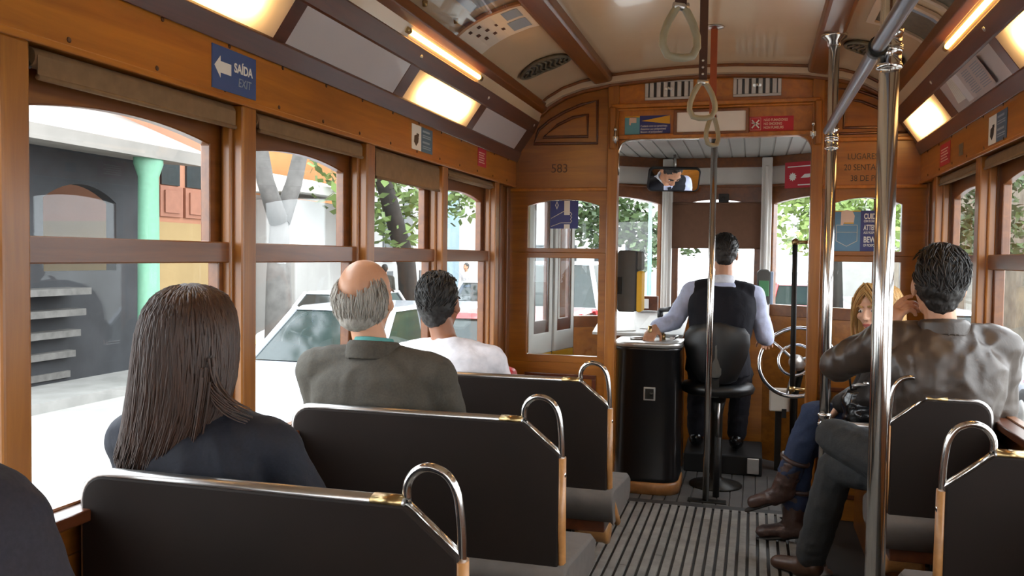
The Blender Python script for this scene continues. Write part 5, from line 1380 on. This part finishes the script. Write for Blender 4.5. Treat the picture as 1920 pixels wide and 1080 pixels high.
# ================================================================== THE STREET
plain('asphalt', 'a09d98', .85, 0, .1, 2); plain('kerb_stone', '8c8a86', .85, 0, .15, 3); plain('dark_stone', '3b3c3e', .85, 0, .2, 2)
plain('market_dark', '2c2d30', .8, 0, .3, 2); plain('eave_grey', '837e78', .7, 0, .1, 2); plain('column_green', '6f9f85', .5, 0, .05)
plain('wall_pink', 'a5735a', .85, 0, .08, 2); plain('wall_yellow', '927a52', .85, 0, .08, 2); plain('wall_orange', 'bd8350', .85, 0, .08, 2)
plain('shutter_pink', '8d5d49', .7, 0, .08, 8); plain('window_dark', '2a3034', .25, 0, .15); plain('wall_white', 'a5a3a0', .85, 0, .06, 2)
plain('wall_blue', '7d929c', .85, 0, .06, 2); plain('bark', '5d5a57', .9, 0, .25, 6); plain('bark_dark', '2c2824', .9, 0, .25, 6)
plain('wall_stone', '6d6355', .9, 0, .35, 3); plain('car_silver', 'aeb2ba', .25, .2, .03, 5, .6); plain('car_white', 'd9d9dc', .25, 0, .02, 5, .6)
plain('car_red', 'a41c22', .25, 0, .03, 5, .6); plain('car_blue', '2e4a78', .25, 0, .03, 5, .6); plain('car_glass', '26302f', .08, 0, .1); plain('shop_green', '2f5a45', .6, 0, .2, 3)
plain('signal_orange', 'd7791f', .5); plain('lamp_green', '6ea48c', .5)
emit('shop_lamp', 'ffc878', 5); emit('car_lamp', 'fff0c8', 2)
def leafmat(name, c):
    m, nt, out = newmat(name); b = princ(nt, out, Roughness=.6)
    oi = nt.nodes.new('ShaderNodeNewGeometry'); cc = lin(c)
    nt.links.new(ramp(nt, oi.outputs['Random Per Island'], [(0, tuple(x*.55 for x in cc[:3])+(1,)), (1, tuple(x*1.5 for x in cc[:3])+(1,))]), b.inputs['Base Color'])
leafmat('leaf_dark', '3d4f2a'); leafmat('leaf_mid', '5b6f38'); leafmat('leaf_light', '7f9450')
G = -.72
m = MB(); m.box(-120, 120, -60, 160, G-.2, G)
struct(m.build('ground', 'asphalt'), 'pale bright street outside the tram', 'ground')
for nm, x0, x1, lab in (('ground_pavement', -40, -8.9, 'grey stone pavement in front of the market on the left'), ('ground_kerb', 4.6, 5.9, 'grey pavement along the stone wall on the right')):
    m = MB(); m.box(x0, x1, -30, 90, G-.05, G+.14); struct(m.build(nm, 'kerb_stone'), lab, 'pavement')

def tree(name, lab, base, trunk, blobs, n, leaf, size=.16, bark='bark', seed=1, grp='street trees'):
    t = thing(name, lab, 'tree', base, grp)
    for i, (pts, r) in enumerate(trunk):
        m = MB(); k = len(pts); m.tube(pts, [r*(1 - .45*j/(k-1)) for j in range(k)], 10)
        m.build('trunk' if i == 0 else 'branch', bark, t)
    rnd = random.Random(seed); m = MB()
    tot = sum(b[1][0]*b[1][1]*b[1][2] for b in blobs)
    for c, r in blobs:
        for _ in range(int(n*r[0]*r[1]*r[2]/tot)):
            d = V((rnd.gauss(0, 1), rnd.gauss(0, 1), rnd.gauss(0, 1))).normalized()*(rnd.random()**.4)
            p = V(c) + V((d.x*r[0], d.y*r[1], d.z*r[2])); s = size*rnd.uniform(.6, 1.4)
            a = V((rnd.uniform(-1, 1), rnd.uniform(-1, 1), rnd.uniform(-.6, .6))).normalized()*s; b = a.orthogonal().normalized()*s*.5
            bb = Quaternion(a.normalized(), rnd.uniform(0, 6.28)) @ b
            m.quad(p - a, p + bb, p + a, p - bb)
    m.build('crown', leaf, t, fix=False)
tree('plane_tree', 'bare forked grey tree trunk before the orange facade on the left', (-7, 11.6, G),
     [([(-7, 11.62, G), (-7, 11.6, 1.0), (-7, 11.62, 2.0)], .24), ([(-7, 11.6, 1.9), (-7.05, 11.3, 2.5), (-7.1, 11.15, 3.3), (-7.1, 11.1, 4.6)], .15), ([(-7, 11.65, 1.9), (-6.95, 11.95, 2.5), (-6.9, 12.2, 3.3), (-6.8, 12.5, 4.6)], .15)],
     [((-7, 11.3, 6.2), (2.2, 2.6, 1.5)), ((-6.6, 12.6, 5.9), (1.6, 1.8, 1.0))], 1500, 'leaf_mid', .18, 'bark', 3)
tree('leafy_tree', 'leafy street tree with a slanting dark trunk behind the third left window', (-8.2, 19.2, G),
     [([(-8.1, 19.6, G), (-8.1, 19.2, 1.2), (-8.0, 18.2, 2.3), (-7.9, 17.2, 3.3), (-7.8, 16.6, 4.3)], .26)],
     [((-8.4, 17.6, 3.2), (1.3, 1.7, 1.1)), ((-8.6, 19.6, 3.0), (1.2, 1.5, 1.1)), ((-8.2, 18.8, 2.0), (.9, 1.4, .55)), ((-8.3, 22.5, 3.2), (1.2, 2.0, .95)), ((-8, 20, 5), (2, 4, 1.2))], 2600, 'leaf_mid', .14, 'bark_dark', 5)
tree('front_tree', 'green tree ahead of the tram behind the left windscreen', (-4.6, 30, G),
     [([(-4.1, 30, G), (-4.1, 30, 1.2), (-4.2, 30, 3)], .22)],
     [((-4.0, 30, 2.6), (.75, .9, .9)), ((-3.3, 30.5, 2.3), (.6, .9, .8)), ((-3.6, 29.5, 1.5), (.6, .8, .7)), ((-5.2, 30, 2.8), (1.2, 1.2, 1.2)), ((-2.4, 34, 2.4), (.5, .7, 1.0))], 1700, 'leaf_dark', .15, 'bark_dark', 7)
tree('front_tree', 'tall green tree ahead of the tram behind the right windscreen', (1.9, 25, G),
     [([(2.3, 25.3, G), (2.2, 25, 1.4), (2.0, 25, 3.2)], .16)],
     [((1.1, 25, 2.9), (.8, 1, .8)), ((2.1, 25, 2.6), (1.0, 1.2, 1.1)), ((1.2, 25, 1.9), (.6, .9, .5)), ((3.3, 26, 2.6), (1.2, 1.2, 1.2)), ((1.5, 25, 4.2), (1.6, 1.4, 1.0))], 2300, 'leaf_light', .14, 'bark_dark', 9)
tree('wall_tree', 'overhanging dark tree above the stone wall on the right', (7.5, 27, G),
     [([(7.4, 30, G), (7.3, 29.5, 2.0), (7.0, 28.8, 4)], .35)],
     [((6.9, 29.6, 2.6), (1.2, 1.6, 1.2)), ((6.6, 28, 4.0), (1.4, 3.4, .55)), ((7.2, 23.0, 3.5), (1.1, 1.8, .42)), ((7.6, 24.5, 1.75), (.9, 3.5, .26))], 1900, 'leaf_dark', .15, 'bark_dark', 11)

# market hall on the left
t = thing('market_hall', 'dark open market hall with a pale eave and a green iron column', 'building', (-11, 9, G))
m = MB(); m.box(-13.6, -13.4, 4, 12.3, G, 3.4); m.build('back_wall', 'market_dark', t)
m = MB(); m.ring(arch_loop(4, 12.35, G, 3.0, 0), arch_loop(10.25, 11.75, 1.1, 2.2, .25), lambda u, v, w: (w, u, v), -10.3, -10.1); m.build('front_wall', 'market_dark', t)
m = MB(); m.prism([(-8.9, 2.85), (-8.9, 3.05), (-12, 4.3), (-14, 4.3), (-14, 4.1), (-10.1, 2.95)], lambda u, v, w: (u, w, v), 3.5, 12.6); m.build('eave', 'eave_grey', t)
m = MB(); m.box(-9.6, -9.4, 10.7, 11.9, 2.93, 3.02); m.build('strip_light', 'shop_lamp', t)
m = MB(); m.lathe([(.28, 0), (.24, .1), (.17, .5), (.155, 3.3), (.22, 3.5), (.22, 3.7)], (-9.15, 11.35, G+.0), n=16); m.build('iron_column', 'column_green', t)
m = MB()
for k in range(5): m.box(-10.1 + .0, -9.55 + .1*k - .5, 7.8, 10.7, G + .2 + .32*k, G + .3 + .32*k)
m.build('slatted_stalls', 'bark', t)
m = MB(); m.box(-12.9, -12.8, 10.0, 12.0, .9, 2.6); m.build('rear_wall_panel', 'eave_grey', t)
t = thing('pink_house', 'pink house with shuttered windows above a yellow ground floor', 'building', (-11.5, 14, G))
m = MB(); m.box(-13.5, -10.2, 12.65, 15.3, 1.95, 5); m.build('upper_wall', 'wall_pink', t)
m = MB(); m.box(-13.5, -10.15, 12.65, 15.3, G, 1.95); m.build('ground_floor', 'wall_yellow', t)
for y in (12.95, 13.65, 14.35):
    m = MB(); m.box(-10.2, -10.16, y, y+.5, 2.62, 3.2); m.build('window', 'window_dark', t)
    m = MB(); m.box(-10.22, -10.14, y-.06, y+.56, 2.05, 2.6); m.box(-10.14, -10.11, y+.04, y+.46, 2.12, 2.52); m.build('shutter', 'shutter_pink', t)
t = thing('orange_house', 'orange house above a white fronted shop on the left of the street', 'building', (-12, 19, G))
m = MB(); m.box(-15, -11, 15.35, 21.5, 2.75, 6); m.build('upper_wall', 'wall_orange', t)
m = MB(); m.box(-15, -11, 15.35, 21.5, G, 2.75); m.build('shop_front', 'wall_white', t)
for y in (16.9, 19.6): 
    m = MB(); m.box(-11.02, -10.97, y, y+.8, G, 2.2); m.build('doorway', 'window_dark', t)
m = MB(); m.box(-11.05, -10.95, 17.9, 19.4, G, 1.3); m.build('shop_window', 'shop_green', t)
for y in (16.2, 17.5):
    m = MB(); m.box(-11, -10.86, y, y+.55, G, 2.74); m.build('pillar', 'wall_white', t)
for y in (18.4, 18.65, 19.0):
    m = MB(); m.ellipsoid((-10.85, y, 1.25), (.06, .07, .11)); m.build('lamp', 'shop_lamp', t)
t = thing('white_kiosk', 'white street kiosk with a pale awning behind the forked tree', 'kiosk', (-10.2, 17.6, G))
m = MB(); m.box(-10.6, -9.6, 16.6, 18.9, G+.14, 2.6); m.build('body', 'wall_white', t, .03)
m = MB(); m.prism([(-9.4, 2.75), (-9.4, 2.95), (-10.7, 3.25), (-10.7, 2.75)], lambda u, v, w: (u, w, v), 16.3, 19.4); m.build('awning', 'sign_white', t)
t = thing('pale_building', 'pale building with tall windows far down the left side of the street', 'building', (-12.5, 28, G))
m = MB(); m.box(-16, -11, 21.8, 34, G, 7); m.build('wall', 'wall_white', t)
m = MB(); m.box(-11.05, -10.9, 28.2, 31, G, 7); m.build('blue_bay', 'wall_blue', t)
for y in (22.6, 24.2, 25.8, 27.2):
    m = MB(); m.box(-11.03, -10.97, y, y+.75, 1.2, 3.3); m.build('window', 'window_dark', t); m = MB(); m.box(-11.03, -10.97, y, y+.75, G, .9); m.build('doorway', 'window_dark', t)
t = thing('far_building', 'pale building closing the street far ahead of the tram', 'building', (0, 60, G))
m = MB(); m.box(-25, -5.5, 55, 62, G, 9); m.build('left_block', 'wall_white', t)
m = MB(); m.box(4, 22, 52, 60, G, 10); m.build('right_block', 'wall_white', t)
for i in range(6):
    m = MB(); m.box(-18+2*i, -17.2+2*i, 54.95, 55.02, .2, 2.2); m.build('window', 'window_dark', t)
t = thing('stone_wall', 'weathered grey stone garden wall on the right of the street', 'wall', (6.4, 24, G))
m = MB(); m.box(6.1, 6.6, 16, 46, G, 1.42); m.build('masonry', 'wall_stone', t)
m = MB(); m.box(6.05, 6.65, 16, 46, 1.42, 1.55); m.build('coping', 'kerb_stone', t, .02)
t = thing('house_right', 'dark house front beyond the stone wall on the right', 'building', (9, 32, G))
m = MB(); m.box(8.4, 12, 29.5, 48, G, 8); m.build('wall', 'wall_stone', t)

def car(loc, yaw, paint, lab, L=4.2, Wd=1.72, Hh=1.45, van=False, name='car', lamps=True):
    t = thing(name, lab, 'car' if name == 'car' else name, loc, 'cars in the street')
    Z = Matrix.Rotation(yaw, 3, 'Z'); o = V(loc); T = lambda x, y, z: o + Z @ V((x, y, z))
    hl, hw = L/2, Wd/2
    belt = Hh*.62
    st = [(-hl, .42, belt*.80, .80), (-hl+.12, .25, belt*.97, .94), (-hl+.9, .2, belt*1.0, 1), (0, .2, belt, 1), (hl-1.15, .2, belt*.97, 1), (hl-.35, .22, belt*.80, .95), (hl-.05, .3, belt*.66, .85), (hl, .38, belt*.55, .75)]
    if van: st = [(-hl, .4, belt, .85), (-hl+.1, .25, belt*1.02, .97), (0, .2, belt, 1), (hl-.7, .2, belt*.98, 1), (hl-.12, .25, belt*.85, .93), (hl, .38, belt*.62, .8)]
    rings = []
    for y, zb, zt, k in st:
        w_ = hw*k; rings.append([T(x, y, z) for x, z in ((-w_*.9, zb), (w_*.9, zb), (w_, zb+.15), (w_, zt-.12), (w_*.93, zt), (-w_*.93, zt), (-w_, zt-.12), (-w_, zb+.15))])
    m = MB(); m.loft(rings); m.build('body', paint, t, .02)
    y0, y1, y2, y3 = (-hl+.25, -hl+.75, .25, hl-1.25) if not van else (-hl+.05, -hl+.15, hl-1.2, hl-.55)
    m = MB(); m.loft([[T(x, y, belt*.985) for x, y in ((-hw*.9, y0), (hw*.9, y0), (hw*.9, y3), (-hw*.9, y3))], [T(x, y, Hh-.03) for x, y in ((-hw*.72, y1), (hw*.72, y1), (hw*.72, y2), (-hw*.72, y2))]], smooth=False); m.build('windows', 'car_glass', t)
    m = MB(); m.loft([[T(x, y, Hh-.05) for x, y in ((-hw*.75, y1-.05), (hw*.75, y1-.05), (hw*.75, y2+.05), (-hw*.75, y2+.05))], [T(x, y, Hh) for x, y in ((-hw*.68, y1+.05), (hw*.68, y1+.05), (hw*.68, y2-.05), (-hw*.68, y2-.05))]], smooth=False)
    for sx in (-1, 1):
        for (ya, yb) in ((y0, y1), (y3, y2), ((y0+y3)/2, (y1+y2)/2)):
            m.beam(T(sx*hw*.905, ya, belt*.98), T(sx*hw*.735, yb, Hh-.02), .07, .05)
    m.build('roof', paint, t, .01)
    for sx in (-1, 1):
        for y in (-hl+.78, hl-.82):
            m = MB(); m.lathe([(.0001, 0), (.16, .005), (.24, .02), (.31, .03), (.31, .17), (.24, .19), (.0001, .19)], T(sx*(hw-.17), y, .31), Z @ V((sx, 0, 0)), 20); w_ = m.build('wheel', 'black_rubber', t)
            m = MB(); m.lathe([(.0001, .20), (.10, .20), (.18, .19), (.19, .17), (.0001, .165)], T(sx*(hw-.17), y, .31), Z @ V((sx, 0, 0)), 16); m.build('hub_cap', 'steel', w_)
        m = MB(); m.ellipsoid(T(sx*hw*.66, hl-.10, belt*.62), (.16, .07, .08), Z); m.build('headlight', 'car_lamp', t)
        m = MB(); m.ellipsoid(T(sx*hw*.78, -hl+.04, belt*.80), (.10, .04, .09), Z); m.build('tail_light', 'car_red', t)
        m = MB(); m.ellipsoid(T(sx*(hw+.06), y3-.12, belt*1.03), (.09, .05, .06), Z); m.build('wing_mirror', paint, t)
    for y in (hl+.01, -hl-.01):
        m = MB(); m.obox(T(0, y, .48), (.26, .012, .06), Z); m.build('number_plate', 'sign_white', t)
    return t
car((-4.75, 9.6, G), PI, 'car_silver', 'silver car passing beside the window of the balding man', 4.5, 1.75, 1.5)
car((-7.8, 15.2, G), PI, 'car_white', 'white car behind the silver car, seen past the balding man', 4.2, 1.7, 1.4)
car((-2.35, 9.3, G), 0, 'car_red', 'red car just ahead on the left, seen through the folding doors', 4.0, 1.66, 1.56)
car((-3.35, 16.5, G), 0, 'car_white', 'white van further ahead beyond the red car', 4.8, 1.9, 2.05, True, 'van')
car((-.9, 17, G), PI, 'car_white', 'white car facing the tram, straight ahead below the blind', 4.2, 1.7, 1.45)
car((2.3, 14.2, G), .1, 'car_silver', 'silver parked car ahead on the right behind the brake wheel', 4.2, 1.7, 1.45)
car((3.1, 20.5, G), 0, 'car_blue', 'blue parked car further ahead on the right', 4.2, 1.7, 1.45)
car((1.3, 27, G), 0, 'car_red', 'distant red car ahead on the right', 4.2, 1.7, 1.45)
car((-7.6, 24.0, G), PI, 'car_silver', 'far silver car parked under the trees on the left', 4.2, 1.7, 1.4)
car((4.0, 10.2, G), .0, 'car_silver', 'silver car close beside the right-hand windows', 4.2, 1.7, 1.45)
t = thing('lamp_post', 'pale green lamp post ahead of the tram on the left', 'lamp post', (-3.1, 26.5, G))
m = MB(); m.lathe([(.14, 0), (.12, .3), (.07, .5), (.055, 4.2)], (-3.1, 26.5, G), n=12); m.build('post', 'lamp_green', t)
m = MB(); m.tube([(-3.1, 26.5, 3.4), (-3.1, 26.5, 3.8), (-2.9, 26.5, 4.0)], .035, 8); m.lathe([(.05, 0), (.16, .1), (.1, .35), (.02, .4)], (-2.9, 26.5, 3.85)); m.build('lantern', 'lamp_green', t)
t = thing('striped_barrier', 'small orange and white striped road barrier on the left pavement', 'barrier', (-8.6, 25, G+.14))
m = MB(); m.box(-8.64, -8.56, 24.7, 25.3, G+.14, .5); m.build('board', 'sign_white', t)
for z in (G+.4, G+.8):
    m = MB(); m.box(-8.66, -8.54, 24.69, 25.31, z, z+.18); m.build('stripe', 'signal_orange', t)
def pedestrian(x, y, yaw, lab, top, bottom, z=G, seed=1):
    r = Matrix.Rotation(yaw, 3, 'Z') @ V((1, 0, 0)); f = Matrix.Rotation(yaw, 3, 'Z') @ V((0, 1, 0)); P = V((x, y, z+.95))
    J = seated(P, P+V((0, 0, .50)), P+V((0, 0, .67))+f*.02, yaw)
    for sd, g in (('L', -1), ('R', 1)):
        J['kn'+sd] = J['hip'+sd] + V((0, 0, -.42)) + f*(.12*g); J['an'+sd] = J['kn'+sd] + V((0, 0, -.42)) - f*.05; J['to'+sd] = J['an'+sd] + f*.16 + V((0, 0, -.05)); J['wr'+sd] = J['el'+sd] + f*.08 + V((0, 0, -.23))
    o = body(J, lab, 'skin_tan', 1., 1., .014)
    jacket(J, top, o, 'jacket', infl=.02, voxel=.014); trousers(J, bottom, o)
    for sd in 'LR': shoe(J, sd, 'shoe_black', o)
    short_hair(J, 'hair_dark', o, n=40)
pedestrian(-9.3, 27.2, 2.8, 'pedestrian in a white shirt walking on the left pavement', 'cloth_white', 'cloth_darktrouser', G+.14)
pedestrian(-9.3, 20.6, .4, 'pedestrian in a grey jacket on the pavement behind the leafy tree', 'cloth_greyjacket', 'cloth_denim', G+.14)
SKY = 8
# ================================================================== LIGHT
w = bpy.data.worlds.new('overcast'); SC.world = w; w.use_nodes = True
nt = w.node_tree; bg = nt.nodes['Background']
tc = nt.nodes.new('ShaderNodeTexCoord'); sp = nt.nodes.new('ShaderNodeSeparateXYZ')
nt.links.new(tc.outputs['Generated'], sp.inputs[0])
cc = ramp(nt, sp.outputs[2], [(0., (.82, .86, .92, 1)), (.25, (.93, .96, 1., 1)), (1., (.86, .92, 1., 1))])
nt.links.new(cc, bg.inputs[0]); bg.inputs[1].default_value = SKY
SC.view_settings.view_transform = 'Standard'; SC.view_settings.look = 'None'
SC.view_settings.exposure = 0.; SC.view_settings.gamma = 1.; SC.view_settings.use_curve_mapping = False
SC.cycles.max_bounces = 10; SC.cycles.diffuse_bounces = 5; SC.cycles.glossy_bounces = 5; SC.cycles.transparent_max_bounces = 24
SC.cycles.caustics_reflective = False; SC.cycles.caustics_refractive = False
SC.cycles.sample_clamp_indirect = 4.
SC.cycles.use_denoising = True
